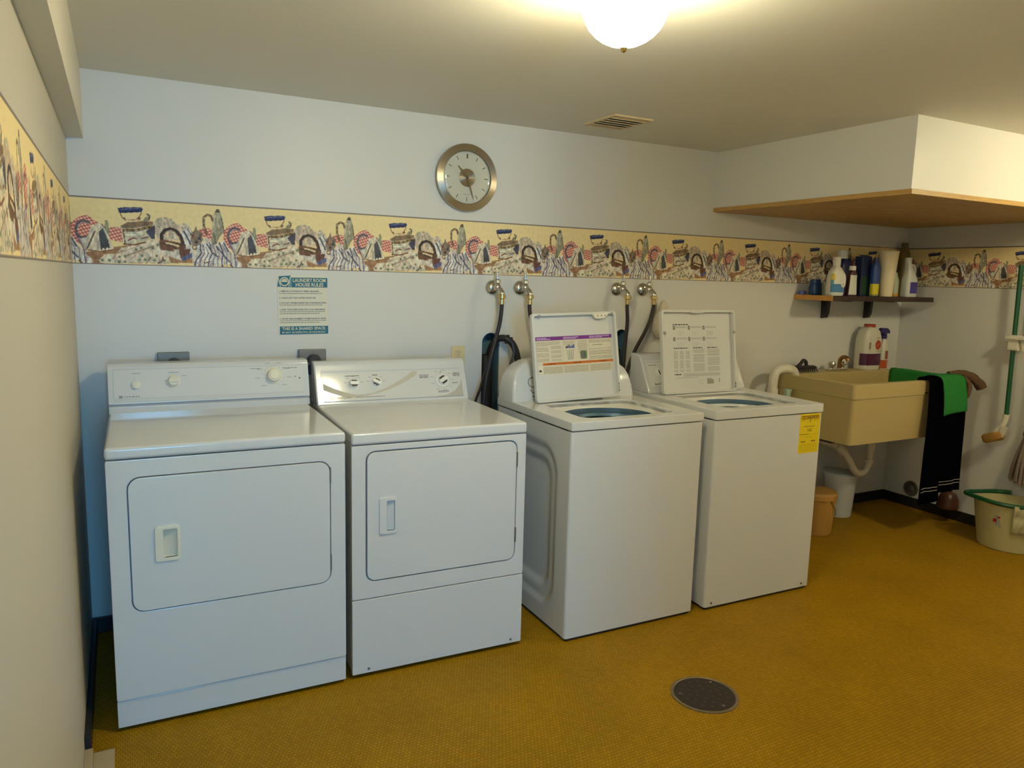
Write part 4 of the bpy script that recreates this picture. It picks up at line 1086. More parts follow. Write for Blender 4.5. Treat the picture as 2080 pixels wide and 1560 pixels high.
def rings(spec, cx, cy, p=3.0):
    return [sect(z, hx, hy, cx+dx, cy, pp) for (z, hx, hy, dx, pp) in [(s + (0, p))[:5] if len(s) == 3 else s for s in spec]]
def plastic(name, c, rough=0.35): return mat(name, c, rough=rough, var=0.02)
def label_band(spec, cx, cy, p, z0, z1, a0, a1, off=0.0008, n=14):
    """printed label wrapped round a lofted bottle between two heights and two angles (degrees, -90 faces the room)"""
    def at(z):
        for (s0, s1) in zip(spec, spec[1:]):
            if s0[0] <= z <= s1[0] or s1[0] == s0[0]:
                k_ = 0 if s1[0] == s0[0] else (z-s0[0])/(s1[0]-s0[0]); return s0[1]+(s1[1]-s0[1])*k_, s0[2]+(s1[2]-s0[2])*k_
        return spec[-1][1], spec[-1][2]
    def fn(u, v):
        a = math.radians(a0+(a1-a0)*u); z = z0+(z1-z0)*v; hx, hy = at(z); c, s_ = math.cos(a), math.sin(a)
        return (cx+(hx+off)*math.copysign(abs(c)**(2/p), c), cy+(hy+off)*math.copysign(abs(s_)**(2/p), s_), z)
    return grid(fn, n, 6)

Z0 = 0.0
def shelf_thing(name, label, cat, x, y): return thing(name, label, cat, (x, y, SZT), 0, 'bottles and jars on the wall shelf')
# low violet tray and blue jar at the left end
b_ = shelf_thing('plastic_tub', 'small flat violet blue tub at the left end of the shelf', 'tub', 3.812, -0.035)
obj('tub_body', lathe([(0.020, 0.0), (0.023, 0.002), (0.023, 0.018), (0.020, 0.022), (0.0, 0.022)], 24, cap=False), plastic('violet_blue', (0.10, 0.13, 0.42)), b_)
b_ = shelf_thing('plastic_jar', 'small round dark blue jar near the left end of the shelf', 'jar', 3.850, -0.095)
sp = [(0, 0.028, 0.028), (0.006, 0.033, 0.033), (0.045, 0.034, 0.034), (0.065, 0.030, 0.030), (0.070, 0.027, 0.027)]
obj('jar_body', loft(rings(sp, 0, 0, 2)), plastic('deep_blue', (0.010, 0.050, 0.19)), b_)
obj('jar_lid', lathe([(0.029, 0.066), (0.031, 0.070), (0.030, 0.088), (0.026, 0.093), (0, 0.094)], 24, cap=False), plastic('deep_blue_lid', (0.012, 0.055, 0.22)), b_)
b_ = shelf_thing('glass_jar', 'low greenish translucent tub behind the white detergent bottle', 'jar', 3.935, -0.080)
obj('jar_body', loft(rings([(0, 0.026, 0.026), (0.05, 0.031, 0.031), (0.075, 0.028, 0.028)], 0, 0, 2)), plastic('greenish_plastic', (0.25, 0.28, 0.19)), b_)
# white detergent bottle
b_ = shelf_thing('detergent_bottle', 'white handled detergent bottle with blue and yellow label, front left of shelf', 'bottle', 3.868, -0.222)
sp = [(0, 0.050, 0.030), (0.008, 0.055, 0.034), (0.060, 0.055, 0.034), (0.110, 0.053, 0.033), (0.140, 0.046, 0.030), (0.158, 0.030, 0.025), (0.170, 0.019, 0.018), (0.215, 0.018, 0.017)]
bd = obj('bottle_body', loft(rings(sp, 0, 0, 3)), plastic('white_hdpe', (0.76, 0.74, 0.64)), b_)
hb = tube([(0.018, -0.018, 0.148), (0.042, -0.024, 0.118), (0.044, -0.027, 0.080), (0.034, -0.030, 0.055), (0.016, -0.031, 0.062), (0.008, -0.031, 0.100), (0.014, -0.025, 0.135), (0.018, -0.018, 0.148)], 0.008, 10)
obj('handle', hb, plastic('white_hdpe', (0,0,0)), b_)
obj('cap', lathe([(0.022, 0.176), (0.022, 0.220), (0.020, 0.224), (0, 0.224)], 24, cap=False), plastic('white_hdpe', (0,0,0)), b_)
obj('blue_label', label_band(sp, 0, 0, 3, 0.020, 0.068, -165, -60), plastic('label_blue', (0.06, 0.22, 0.44)), b_)
obj('yellow_label', label_band(sp, 0, 0, 3, 0.090, 0.128, -168, -120), plastic('label_yellow', (0.66, 0.50, 0.05)), b_)
obj('green_label', label_band(sp, 0, 0, 3, 0.066, 0.092, -168, -135), plastic('label_teal', (0.12, 0.34, 0.34)), b_)
# dark blue jug with white cap
b_ = shelf_thing('detergent_bottle', 'dark blue detergent bottle with tall white cap behind the white one', 'bottle', 4.095, -0.090)
sp = [(0, 0.048, 0.030), (0.01, 0.053, 0.034), (0.12, 0.053, 0.034), (0.18, 0.050, 0.032), (0.212, 0.036, 0.028), (0.226, 0.026, 0.024)]
obj('bottle_body', loft(rings(sp, 0, 0, 3)), plastic('navy_hdpe', (0.010, 0.020, 0.12)), b_)
obj('cap', lathe([(0.031, 0.222), (0.029, 0.268), (0.026, 0.272), (0, 0.272)], 24, (-0.020, 0, 0), cap=False), plastic('cap_white', (0.62, 0.66, 0.62)), b_)
# small dark bottle with pale label
b_ = shelf_thing('cleaner_bottle', 'small maroon bottle with white cap and pale waisted label at the shelf front', 'bottle', 3.988, -0.238)
sp = [(0, 0.034, 0.019), (0.006, 0.037, 0.021), (0.05, 0.033, 0.020), (0.10, 0.029, 0.019), (0.128, 0.030, 0.019), (0.142, 0.022, 0.017), (0.150, 0.015, 0.014), (0.158, 0.015, 0.014)]
obj('bottle_body', loft(rings(sp, 0, 0, 3)), plastic('maroon_plastic', (0.055, 0.012, 0.018)), b_)
obj('cap', lathe([(0.019, 0.150), (0.019, 0.172), (0.017, 0.176), (0, 0.176)], 24, cap=False), plastic('white_hdpe', (0,0,0)), b_)
obj('pale_label', label_band(sp, 0, 0, 3, 0.008, 0.122, -152, -38), plastic('label_pale', (0.62, 0.64, 0.55)), b_)
# navy bag-like box, blue and yellow bottle
b_ = shelf_thing('detergent_box', 'tall navy and green detergent carton in the middle of the shelf', 'carton', 4.212, -0.135)
obj('carton', prism(rrect(-0.044, 0.044, -0.026, 0.026, 0.004), 0.0, 0.240, XY, 0.003), plastic('navy_carton', (0.012, 0.025, 0.085), 0.5), b_)
obj('green_panel', box(-0.038, 0.030, -0.0268, -0.0258, 0.008, 0.120), plastic('dark_green_ink', (0.018, 0.060, 0.035), 0.5), b_, angle=0)
obj('flap', xf(prism(rrect(-0.043, 0.043, -0.002, 0.026, 0.002), 0, 0.0015, XY), Matrix.Translation((0, -0.015, 0.240)) @ Matrix.Rotation(math.radians(20), 4, 'X')), plastic('navy_carton', (0,0,0)), b_)
b_ = shelf_thing('cleaner_bottle', 'blue and yellow bottle tucked left of the tall white cup', 'bottle', 4.248, -0.195)
sp = [(0, 0.025, 0.020), (0.008, 0.028, 0.023), (0.17, 0.028, 0.023), (0.20, 0.018, 0.017), (0.215, 0.012, 0.012)]
obj('bottle_body', loft(rings(sp, 0, 0, 2.6)), plastic('cobalt_plastic', (0.018, 0.060, 0.26)), b_)
obj('yellow_label', label_band(sp, 0, 0, 2.6, 0.004, 0.075, -190, 10), plastic('label_lemon', (0.72, 0.60, 0.02)), b_)
obj('cap', lathe([(0.015, 0.206), (0.014, 0.232), (0, 0.234)], 20, cap=False), plastic('navy_hdpe', (0,0,0)), b_)
# tall cream cup
b_ = shelf_thing('plastic_cup', 'tall cream tapered plastic cup standing on the shelf', 'cup', 4.338, -0.212)
obj('cup_wall', lathe([(0.0, 0.0), (0.036, 0.0), (0.038, 0.003), (0.056, 0.268), (0.059, 0.270), (0.059, 0.276), (0.054, 0.276), (0.035, 0.008), (0.0, 0.006)], 36, cap=False), plastic('cream_cup', (0.78, 0.68, 0.46)), b_)
# black bottle behind, jug with violet label, yellow-footed bottle, olive bottle
b_ = shelf_thing('cleaner_bottle', 'black capped dark bottle behind the white bleach jug', 'bottle', 4.575, -0.085)
obj('bottle_body', loft(rings([(0, 0.028, 0.024), (0.01, 0.031, 0.027), (0.15, 0.031, 0.027), (0.20, 0.017, 0.017)], 0, 0, 2.6)), plastic('dark_brown_plastic', (0.04, 0.018, 0.022)), b_)
obj('cap', lathe([(0.022, 0.195), (0.022, 0.240), (0.018, 0.246), (0, 0.247)], 20, cap=False), M_dark, b_)
b_ = shelf_thing('bleach_jug', 'white jug with side handle and violet label at the right end of the shelf', 'jug', 4.540, -0.224)
sp = [(0, 0.046, 0.030), (0.008, 0.051, 0.034), (0.095, 0.051, 0.034), (0.110, 0.050, 0.034), (0.150, 0.028, 0.026), (0.190, 0.020, 0.020), (0.212, 0.018, 0.017), (0.222, 0.017, 0.016)]
obj('jug_body', loft([sect(z, hx, hy, -0.030*max(0, (z-0.11)/0.11), 0, 3) for z, hx, hy in sp]), plastic('milky_hdpe', (0.62, 0.64, 0.60)), b_)
obj('handle', tube([(-0.012, -0.003, 0.195), (0.018, -0.003, 0.197), (0.034, -0.003, 0.178), (0.038, -0.003, 0.140), (0.041, -0.003, 0.105)], 0.0065, 10), plastic('milky_hdpe', (0,0,0)), b_)
obj('cap', lathe([(0.020, 0.216), (0.019, 0.240), (0.016, 0.243), (0, 0.243)], 24, (-0.030, 0, 0), cap=False), plastic('cap_white', (0,0,0)), b_)
obj('violet_label', label_band(sp, 0, 0, 3, 0.022, 0.092, -120, -35), plastic('label_violet', (0.060, 0.045, 0.32)), b_)
b_ = shelf_thing('cleaner_bottle', 'pale green bottle with orange foot left of the white jug', 'bottle', 4.480, -0.165)
sp = [(0, 0.022, 0.020), (0.006, 0.025, 0.023), (0.10, 0.025, 0.023), (0.13, 0.014, 0.014), (0.15, 0.011, 0.011)]
obj('bottle_body', loft(rings(sp, 0, 0, 2.6)), plastic('pale_green_plastic', (0.52, 0.58, 0.42)), b_)
obj('orange_foot', label_band(sp, 0, 0, 2.6, 0.002, 0.020, -180, 180, n=28), plastic('label_orange', (0.72, 0.38, 0.04)), b_)
b_ = shelf_thing('cleaner_bottle', 'tall olive brown bottle in the wall corner behind the jug', 'bottle', 4.712, -0.050)
obj('bottle_body', loft(rings([(0, 0.040, 0.030), (0.01, 0.044, 0.034), (0.22, 0.044, 0.034), (0.28, 0.038, 0.030), (0.32, 0.020, 0.018)], 0, 0, 2.4)), plastic('olive_plastic', (0.17, 0.12, 0.03)), b_)
obj('cap', lathe([(0.021, 0.318), (0.020, 0.346), (0, 0.348)], 20, cap=False), plastic('olive_cap', (0.13, 0.10, 0.04)), b_)

# ---------------------------------------------------------------- utility sink
KX0, KX1, KY0, KZ0, KZ1 = 3.63, 4.55, -0.60, 0.590, 0.930
t = thing('utility_sink', 'cream wall-hung laundry sink beside the washers', 'sink', (KX0, 0, KZ0))
kw, kd, kh = KX1-KX0, -KY0, KZ1-KZ0
outer = rrect(0, kw, -kd, -0.002, 0.020); inner = rrect(0.038, kw-0.038, -kd+0.038, -0.150, 0.045)
obj('rim', plate_hole(outer, inner, kh-0.085, kh, XY, 0.008), M_cream, t)
o1 = rrect(0.006, kw-0.006, -kd+0.006, -0.004, 0.020); o0 = rrect(0.022, kw-0.022, -kd+0.020, -0.004, 0.030)
i1 = rrect(0.040, kw-0.040, -kd+0.040, -0.152, 0.045); i0 = rrect(0.075, kw-0.075, -kd+0.075, -0.180, 0.050)
L3 = lambda pts, z: [(q[0], q[1], z) for q in pts]
obj('basin', loft([L3(i0, 0.030), L3(i1, kh-0.080), L3(o1, kh-0.084), L3(o0, 0.0)], True), M_cream, t)
obj('chip_mark', prism(rrect(0.605, 0.630, kh-0.076, kh-0.068, 0.003), -kd-0.0010, -kd+0.001, XZ), M_rust, t)
obj('drain_strainer', lathe([(0.045, 0.031), (0.040, 0.035), (0, 0.035)], 24, (kw/2, -0.38, 0), cap=False), M_chrome, t)
tr = merge(tube([(0.585, -0.30, 0.005), (0.585, -0.30, -0.10), (0.583, -0.30, -0.21), (0.560, -0.292, -0.262), (0.520, -0.282, -0.275), (0.482, -0.27, -0.245), (0.460, -0.255, -0.190), (0.420, -0.22, -0.125), (0.350, -0.15, -0.090), (0.270, -0.06, -0.075), (0.250, -0.02, -0.070)], 0.021, 16),
           cyl((0.585, -0.30, -0.085), (0.585, -0.30, -0.125), 0.028), cyl((0.584, -0.30, -0.190), (0.583, -0.30, -0.215), 0.028), cyl((0.438, -0.236, -0.150), (0.405, -0.207, -0.112), 0.028))
obj('drain_trap', tr, M_pvc, t)
obj('trap_flange', lathe([(0.040, 0), (0.038, 0.008), (0.024, 0.014)], 24, (0.246, -0.004, -0.070), (0,-1,0)), M_dark, t)
for bx in (0.10, kw-0.14): obj('wall_bracket', box(bx, bx+0.04, -0.40, -0.004, -0.030, -0.002), M_dark, t, angle=0)

t = thing('sink_faucet', 'small chrome two-handle sink faucet with brass spout on the rear ledge', 'faucet', (4.130, -0.075, KZ1))
obj('base', merge(box(-0.085, 0.085, -0.022, 0.022, 0, 0.016, 0.006)), M_chrome, t)
for sx in (-0.050, 0.050):
    obj('valve_handle', merge(lathe([(0.012, 0.012), (0.012, 0.028), (0.022, 0.032), (0.025, 0.042), (0.020, 0.055), (0.0, 0.058)], 20, (sx, 0, 0), cap=False), cyl((sx, 0, 0.044), (sx-0.038, -0.01, 0.048), 0.007, 0.005, 12)), M_chrome, t)
obj('spout', merge(tube([(0.020, 0.0, 0.012), (0.020, 0.0, 0.050), (0.022, -0.006, 0.074), (0.026, -0.026, 0.086), (0.030, -0.046, 0.078), (0.030, -0.052, 0.062)], 0.012, 12)), mat('old_brass', (0.28, 0.15, 0.06), rough=0.35, metal=1.0, var=0.2, vscale=30), t)

t = thing('scrub_brush', 'black scrub brush lying on the rear sink ledge', 'brush', (3.835, -0.075, KZ1))
obj('brush_block', loft([sect(0.016, 0.10, 0.026, 0, 0, 3), sect(0.028, 0.105, 0.028, 0, 0, 3), sect(0.038, 0.085, 0.022, 0, 0, 3)]), M_dark, t)
obj('bristles', merge(*[cyl((x*0.019-0.095, y*0.014, 0.017), (x*0.020-0.100, y*0.017, 0.0), 0.0035, 0.0045, 6) for x in range(11) for y in (-1, 0, 1)]), M_rubber, t)['kind'] = 'stuff'
obj('grip', tube([(-0.055, 0, 0.034), (-0.030, 0, 0.052), (-0.010, 0, 0.070), (0.012, 0, 0.062), (0.020, 0, 0.034)], 0.011, 10), M_dark, t)

t = thing('discharge_hose', 'white hooked washer discharge hose over the left sink rim', 'hose', (3.60, -0.16, 0.86))
obj('hook', tube([(-0.075, 0.03, -0.20), (-0.075, 0.03, -0.02), (-0.074, 0.03, 0.045), (-0.058, 0.03, 0.088), (-0.015, 0.03, 0.102), (0.036, 0.03, 0.102), (0.085, 0.03, 0.088), (0.103, 0.03, 0.050)], 0.026, 16), M_pvc, t)
obj('end_ring', cyl((-0.075, 0.03, -0.045), (-0.075, 0.03, -0.010), 0.031), M_pvc, t)
tag(obj('vent_pipe', merge(cyl((3.602, -0.175, 0.0), (3.602, -0.175, 0.845), 0.020), cyl((3.602, -0.175, 0.835), (3.602, -0.175, 0.850), 0.023)), M_teal_pipe), 'pale teal upright pipe beside the left end of the sink', 'pipe')

t = thing('cleaner_jug', 'large white carpet cleaner jug with red cap and purple label on the sink', 'jug', (4.392, -0.085, KZ1))
sp = [(0, 0.076, 0.050), (0.008, 0.082, 0.055), (0.150, 0.082, 0.055), (0.200, 0.080, 0.054), (0.245, 0.068, 0.046), (0.264, 0.046, 0.036), (0.272, 0.034, 0.030)]
obj('jug_body', loft(rings(sp, 0, 0, 3.4)), plastic('jug_white', (0.66, 0.63, 0.50)), t)
obj('cap', lathe([(0.035, 0.270), (0.035, 0.286), (0.032, 0.290), (0, 0.290)], 28, cap=False), plastic('cap_red', (0.40, 0.05, 0.025)), t)
lb = obj('purple_label', label_band(sp, 0, 0, 3.4, 0.030, 0.105, -178, -2, n=30), plastic('label_purple', (0.075, 0.012, 0.050)), t)
p = Print(); p.circle(0.022, 0.160, 0.026, (170, 62, 30), 28, 0.030); p.up(); p.stroke([(0.012, 0.148), (0.032, 0.172)], 0.006, (205, 140, 110)); p.layer = 0
for j in range(5): p.rect(-0.058, 0.135+j*0.009, -0.046, 0.141+j*0.009, (80, 85, 60))
p.greek(0.005, 0.203, 0.050, 0.003, (120, 120, 90), 2); p.greek(0.005, 0.117, 0.045, 0.003, (130, 130, 95), 3)
p.build('badge', t, plane_matrix((0, -0.0560, 0), (1,0,0), (0,0,1)))
p = Print(); p.circle(0.030, 0.078, 0.022, (108, 60, 75), 20, 0.014)
for j in range(6): p.rect(-0.062, 0.042+j*0.010, -0.044+0.003*(j % 2), 0.048+j*0.010, (110, 40, 40))
p.build('label_print', lb, plane_matrix((0, -0.0566, 0), (1,0,0), (0,0,1)))

t = thing('spray_bottle', 'white and red spray bottle with purple trigger beside the large jug', 'bottle', (4.512, -0.105, KZ1))
sp = [(0, 0.030, 0.024), (0.006, 0.034, 0.027), (0.110, 0.034, 0.027), (0.150, 0.030, 0.025), (0.185, 0.017, 0.016), (0.200, 0.013, 0.013)]
obj('bottle_body', loft(rings(sp, 0, 0, 2.6)), plastic('jug_white', (0,0,0)), t)
obj('red_label', label_band(sp, 0, 0, 2.6, 0.006, 0.060, -170, -10), plastic('label_red', (0.50, 0.09, 0.02)), t)
obj('maroon_label', label_band(sp, 0, 0, 2.6, 0.066, 0.120, -100, -10), plastic('label_maroon', (0.32, 0.07, 0.05)), t)
M_trig = plastic('trigger_purple', (0.022, 0.015, 0.12))
tg_ = merge(lathe([(0.018, 0.196), (0.018, 0.218), (0.012, 0.222)], 18), prism([(-0.045, 0.258), (-0.048, 0.240), (-0.020, 0.232), (-0.012, 0.215), (0.014, 0.215), (0.018, 0.232), (0.046, 0.228), (0.040, 0.250), (0.020, 0.264), (-0.035, 0.266)], -0.011, 0.011, XZ, 0.003), prism([(-0.040, 0.240), (-0.030, 0.240), (-0.022, 0.205), (-0.030, 0.200)], -0.005, 0.005, XZ, 0.002))
obj('trigger_head', tg_, M_trig, t)

# black trousers over the front rim
def drape(path, x_at, nu=24, sub=5, wave=0.006, seed=0.0, depth_dir=1):
    P_ = spline([(0, q[0], q[1]) for q in path], sub); n = len(P_)-1
    def fn(u, v):
        q = P_[int(round(v*n))]; a, b2 = x_at(v); x = a+(b2-a)*u
        f = min(1, v*2.2)
        return (x, q.y - wave*f*(0.6*math.sin(u*9+seed+v*2)+0.4*math.sin(u*17+seed*2)), q.z)
    return grid(fn, nu, n)
M_black = fabric('black_jersey', (0.0025, 0.0025, 0.0038))
M_black.node_tree.nodes['Principled BSDF'].inputs['Specular IOR Level'].default_value = 0.0
M_green = fabric('green_microfibre', (0.030, 0.22, 0.045), 400, 0.7)
M_brown = fabric('brown_rag', (0.13, 0.075, 0.045), 250, 0.8)
yi, yf = KY0+0.050, KY0-0.018
path = [(yi, 0.80), (yi, 0.90), (yi-0.006, KZ1+0.010), (KY0+0.015, KZ1+0.016), (yf, KZ1+0.002), (yf-0.008, 0.86), (yf-0.012, 0.70), (yf-0.010, 0.50), (yf-0.008, 0.34), (yf-0.006, 0.200)]
path2 = path[:-1] + [(yf-0.006, 0.255)]; path2 = [(a-0.010 if i > 2 else a, b2+0.003 if 2 <= i <= 4 else b2) for i, (a, b2) in enumerate(path2)]
g1 = drape(path, lambda v: (4.222+0.012*v, 4.400+0.030*v), seed=0.3)
g2 = drape(path2, lambda v: (4.340+0.060*v, 4.520+0.080*v), seed=1.9)
t = thing('black_trousers', 'black trousers with white hem stripes hanging over the front of the sink', 'trousers', (0, 0, 0))
pc = Vector((4.40, KY0, 0.20)); t.location = pc
def solid(o, th):
    m_ = o.modifiers.new('thickness', 'SOLIDIFY'); m_.thickness = th; m_.offset = 0; return o
solid(obj('trouser_legs', xf(merge(g1, g2), Matrix.Translation(-pc)), M_black, t, angle=80), 0.006)
for (a, b2, z, dy, sd) in ((4.240, 4.425, 0.272, 0.0, 0.3), (4.240, 4.425, 0.292, 0.0, 0.3), (4.40, 4.590, 0.302, -0.010, 1.9), (4.40, 4.590, 0.320, -0.010, 1.9)):
    s_ = grid(lambda u, v: (a+(b2-a)*u, yf-0.0115+dy-0.006*(0.6*math.sin(u*9+sd+1.8)+0.4*math.sin(u*17+sd*2)), z+0.0028*v), 20, 1)
    o_ = obj('hem_stripe', xf(s_, Matrix.Translation(-pc)), mat('hem_white', (0.55, 0.53, 0.45), rough=0.8), t); solid(o_, 0.002)

# green cloth over the right rim and front corner
def green_cloth():
    xr = KX1
    pa = spline([(xr-0.048, 0, 0.850), (xr-0.048, 0, 0.905), (xr-0.043, 0, KZ1+0.008), (xr-0.018, 0, KZ1+0.014), (xr+0.008, 0, KZ1+0.006), (xr+0.013, 0, 0.885), (xr+0.014, 0, 0.845)], 4); n = len(pa)-1
    a = grid(lambda u, v: (pa[int(round(v*n))].x, -0.175-0.405*u, pa[int(round(v*n))].z + 0.002*math.sin(u*8)), 18, n)
    yq = yf-0.034
    pb = spline([(0, KY0+0.055, KZ1+0.010), (0, KY0+0.020, KZ1+0.030), (0, yq+0.008, KZ1+0.018), (0, yq-0.004, 0.88), (0, yq-0.006, 0.80), (0, yq-0.004, 0.725)], 5); n2 = len(pb)-1
    def fb(u, v):
        q = pb[int(round(v*n2))]; x0, x1 = 4.270+0.075*v, 4.488+0.070*v
        return (x0+(x1-x0)*u, q.y-0.003*math.sin(u*5+v*3), q.z + (0.030*u-0.012*u*u if v > 0.6 else 0)*min(1, (v-0.6)/0.4 if v > 0.6 else 0))
    return merge(a, grid(fb, 18, n2))
gc = Vector((4.48, KY0, 0.73))
o_ = obj('green_cloth', xf(green_cloth(), Matrix.Translation(-gc)), M_green, angle=80); o_.location = gc; solid(o_, 0.003)
tag(o_, 'bright green cloth draped over the sink corner on top of the black trousers', 'cloth')
rg = loft([sect(0, 0.010, 0.012, 0, 0, 2.2, 16)] + [sect(0, 0.020, 0.026, 0, 0, 2.2, 16) for _ in range(5)] + [sect(0, 0.012, 0.012, 0, 0, 2.2, 16)])
rg.free()
rag = tube([(4.460, KY0+0.010, KZ1+0.026), (4.535, KY0+0.004, KZ1+0.030), (4.600, KY0-0.014, KZ1+0.020), (4.655, KY0-0.034, KZ1-0.012), (4.700, KY0-0.044, KZ1-0.052)], (0.016, 0.030), 14, 6)
for v in rag.verts: v.co += Vector((0.003*math.sin(v.co.z*160), 0.004*math.sin(v.co.x*120), 0.003*math.sin(v.co.x*170+v.co.y*90)))
rag = merge(rag, tube([(4.560, KY0-0.004, KZ1+0.004), (4.590, KY0-0.030, KZ1-0.030), (4.580, KY0-0.040, KZ1-0.085), (4.565, KY0-0.036, KZ1-0.115)], (0.022, 0.010), 10, 5))
tag(obj('brown_rag', rag, M_brown, angle=80), 'twisted brown rag sticking out past the front right sink corner', 'rag')

t = thing('toilet_plunger', 'reddish brown plunger cup showing below the black trousers', 'plunger', (4.700, -0.520, 0.0))
M_cup = mat('brown_rubber', (0.085, 0.030, 0.018), rough=0.35, var=0.1)
obj('cup', lathe([(0.060, 0.095), (0.064, 0.105), (0.060, 0.150), (0.044, 0.185), (0.020, 0.200), (0.016, 0.225), (0.0, 0.225)], 28, cap=False), M_cup, t)
obj('stick', cyl((0, 0, 0.215), (0, 0.02, 0.64), 0.010), M_woodend, t)
obj('hanging_cord', tube([(0, 0.02, 0.635), (0.05, 0.02, 0.68), (0.096, 0.02, 0.70)], 0.002, 6), M_dark, t)

t = thing('cleanout_cap', 'round grey clean-out cover low on the right wall under the sink', 'pipe cover', (W, -0.205, 0.125))
obj('cover', lathe([(0.052, 0.0), (0.052, 0.006), (0.046, 0.010), (0.040, 0.006), (0.020, 0.006), (0.018, 0.014), (0, 0.015)], 32, (0,0,0), (-1,0,0), cap=False), mat('grey_cover', (0.10, 0.09, 0.085), rough=0.5, var=0.15), t)

# bins on the floor
t = thing('waste_bin', 'white plastic waste bin on the floor under the sink', 'bin', (4.190, -0.125, 0))
M_bin = plastic('bin_white', (0.62, 0.64, 0.64))
obj('bin_wall', lathe([(0, 0.004), (0.078, 0.0), (0.081, 0.004), (0.098, 0.262), (0.102, 0.264), (0.102, 0.274), (0.095, 0.274), (0.077, 0.010), (0.0, 0.010)], 36, cap=False), M_bin, t)
obj('bin_lid', lathe([(0.098, 0.272), (0.104, 0.276), (0.102, 0.284), (0.08, 0.290), (0, 0.292)], 36, cap=False), plastic('bin_lid', (0.42, 0.48, 0.52)), t)
t = thing('orange_pail', 'orange plastic pail behind the corner of the right washer', 'pail', (3.775, -0.300, 0))
obj('pail_wall', lathe([(0, 0.004), (0.088, 0.0), (0.092, 0.006), (0.104, 0.21), (0.112, 0.214), (0.112, 0.240), (0.106, 0.246), (0.100, 0.240), (0.086, 0.012), (0.0, 0.010)], 36, cap=False), plastic('pail_orange', (0.50, 0.27, 0.065)), t)
obj('pail_lid', lathe([(0.100, 0.238), (0.108, 0.246), (0.104, 0.254), (0.0, 0.254)], 36, cap=False), plastic('pail_lid_orange', (0.44, 0.24, 0.06)), t)
obj('wire_bail', tube([(0.10*math.cos(a)*1.08, 0.10*math.sin(a)*1.08, 0.225-0.13*math.sin((a+1.75)/3.14*math.pi)) for a in [-1.75+3.14*i/14 for i in range(15)]], 0.0022, 6, 2), M_chrome, t)

# ---------------------------------------------------------------- right wall: mop, string mop, bucket
t = thing('sponge_mop', 'green-handled sponge mop hung on the right wall in a white clip', 'mop', (4.72, -0.79, 0.55))
M_gpole = plastic('dark_green_pole', (0.006, 0.085, 0.030))
obj('pole', merge(cyl((0.01, 0.002, 0.175), (0.01, 0.018, 1.05), 0.0125)), M_gpole, t)
obj('clip', merge(prism(rrect(-0.030, 0.020, 0.560, 0.650, 0.010), -0.026, 0.030, lambda u, v, w: (0.015+u, w, v), 0.004), box(-0.03, 0.05, -0.075, 0.040, 0.625, 0.645, 0.004), prism([(-0.045, 0.56), (-0.026, 0.64), (-0.07, 0.62)], 0.0, 0.02, lambda u, v, w: (w, u, v), 0.002)), M_pvc, t)
obj('mop_neck', merge(tube([(0.010, 0.000, 0.185), (0.008, 0.012, 0.130), (0.002, 0.048, 0.070)], 0.016, 12), prism([(0.005, 0.120), (0.035, 0.110), (0.080, 0.050), (0.055, 0.038)], -0.010, -0.002, lambda u, v, w: (w, u, v), 0.002), prism([(-0.025, 0.110), (0.010, 0.120), (0.030, 0.045), (0.000, 0.040)], -0.012, -0.004, lambda u, v, w: (w, u, v), 0.002)), M_pvc, t)
obj('sponge_head', xf(loft([sect(-0.030, 0.026, 0.045, 0, 0, 3), sect(-0.018, 0.034, 0.060, 0, 0, 3), sect(0.012, 0.034, 0.060, 0, 0, 3), sect(0.024, 0.026, 0.048, 0, 0, 3)]), Matrix.Translation((0.0, 0.058, 0.042)) @ Matrix.Rotation(math.radians(-22), 4, 'X')), mat('sponge_amber', (0.36, 0.19, 0.035), rough=0.9, var=0.2, vscale=60, bump=0.8, bscale=150), t)

t = thing('string_mop', 'dirty pinkish string mop head hanging at the right edge', 'mop', (4.735, -0.925, 0.34))
M_str = fabric('mop_string', (0.25, 0.19, 0.15), 120, 0.9)
rnd = random.Random(5); st_ = []
for i in range(46):
    a = rnd.uniform(0, 2*math.pi); rr = rnd.uniform(0.2, 1.0); ex, ey = 0.045*rr*math.cos(a), 0.085*rr*math.sin(a)
    st_.append(tube([(ex*0.25, ey*0.22, 0.30), (ex*0.7, ey*0.6, 0.20), (ex, ey*0.9, 0.10), (ex, ey, 0.0+rnd.uniform(0, 0.03))], 0.0085, 6, 3))
s_ = obj('mop_strings', merge(*st_), M_str, t); s_['kind'] = 'stuff'
obj('mop_band', lathe([(0.030, 0.285), (0.034, 0.30), (0.030, 0.325), (0.015, 0.335)], 16), M_dark, t)
obj('handle', cyl((0, 0, 0.33), (0.02, -0.02, 1.20), 0.012), M_woodend, t)

t = thing('striped_cloth', 'teal and white striped cloth hanging beside the green mop handle', 'cloth', (4.787, -0.855, 1.18))
M_tw = mat('cloth_white', (0.52, 0.55, 0.48), rough=0.9, var=0.05); M_tt = mat('cloth_teal', (0.05, 0.20, 0.19), rough=0.9, var=0.1)
obj('cloth', grid(lambda u, v: (0.006*math.sin(u*12), 0.055-0.14*u, 0.30*v), 16, 4), M_tw, t, angle=80)
for i in range(7):
    obj('stripe', grid(lambda u, v: (0.006*math.sin(u*12)-0.0012, 0.055-0.14*u, 0.014+0.040*i+0.016*v), 16, 1), M_tt, t, angle=80)

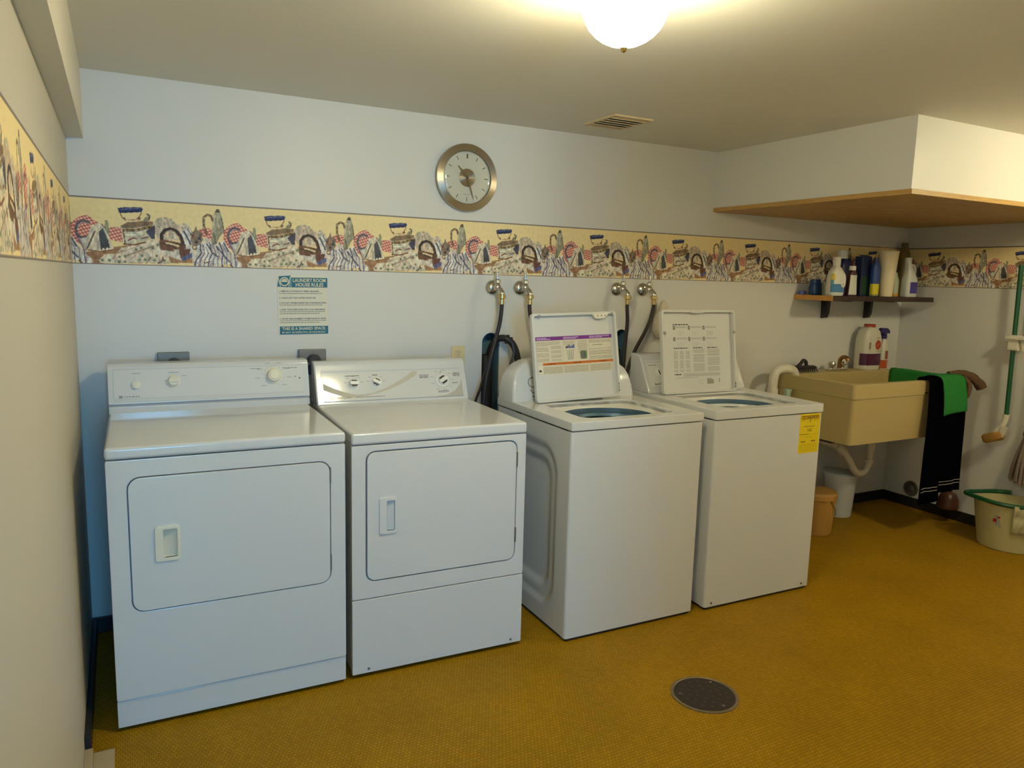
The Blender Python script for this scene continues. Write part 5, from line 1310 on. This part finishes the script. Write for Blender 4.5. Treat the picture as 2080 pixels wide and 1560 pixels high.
t = thing('mop_bucket', 'cream mop bucket with green rim against the right wall', 'bucket', (4.620, -0.935, 0))
M_bk = plastic('bucket_cream', (0.50, 0.45, 0.23)); M_bg = plastic('rim_green', (0.004, 0.080, 0.030))
def bring(z, r, k_=1.0, pull=0.0):
    out = []
    for i in range(48):
        a = 2*math.pi*i/48; x, y = r*math.cos(a), r*1.02*math.sin(a)
        d_ = max(0, math.cos(a-math.radians(118)))**10*pull
        out.append((x+d_*math.cos(math.radians(118)), y+d_*math.sin(math.radians(118)), z))
    return out
obj('bucket_wall', loft([bring(0.0, 0.10), bring(0.0, 0.142), bring(0.006, 0.147), bring(0.255, 0.165, pull=0.02), bring(0.262, 0.166, pull=0.025), bring(0.262, 0.160, pull=0.02), bring(0.012, 0.140), bring(0.012, 0.05)]), M_bk, t)
rim = bring(0.262, 0.168, pull=0.060)
seg = [rim[i % 48] for i in range(4, 33)]
obj('green_rim', tube([(q[0], q[1], q[2]+0.012) for q in seg], 0.0125, 8, 1), M_bg, t)
def bl(a_deg, z, r_): a = math.radians(a_deg); return (r_*math.cos(a), r_*math.sin(a), z)
sk = grid(lambda u, v: bl(171+17*u+7*v, 0.215-0.066*v-0.014*u, 0.1615-0.0046*v), 4, 4)
st_o = obj('sticker', sk, mat('sticker_grey', (0.36, 0.36, 0.32), rough=0.5, var=0.15, vscale=60), t)
obj('sticker_red_mark', grid(lambda u, v: bl(178+7*u, 0.186-0.020*v-0.008*abs(u-0.5), 0.1612), 3, 2), plastic('mark_red', (0.36, 0.02, 0.02)), st_o)
obj('sticker_red_corner', grid(lambda u, v: bl(186+5*u, 0.200-0.010*v, 0.1622), 3, 2), plastic('mark_red', (0,0,0)), st_o)
cg = grid(lambda u, v: bl(212+34*u, 0.278-0.155*v, 0.176+0.006*math.sin(u*14+v*5)+0.004*math.sin(v*11)), 20, 16)
rc = solid(obj('wiping_rag', cg, fabric('pale_rag', (0.48, 0.44, 0.27), 250, 0.5), angle=80), 0.004)
rc.location = t.location; tag(rc, 'pale crumpled rag hung over the front of the mop bucket', 'rag')
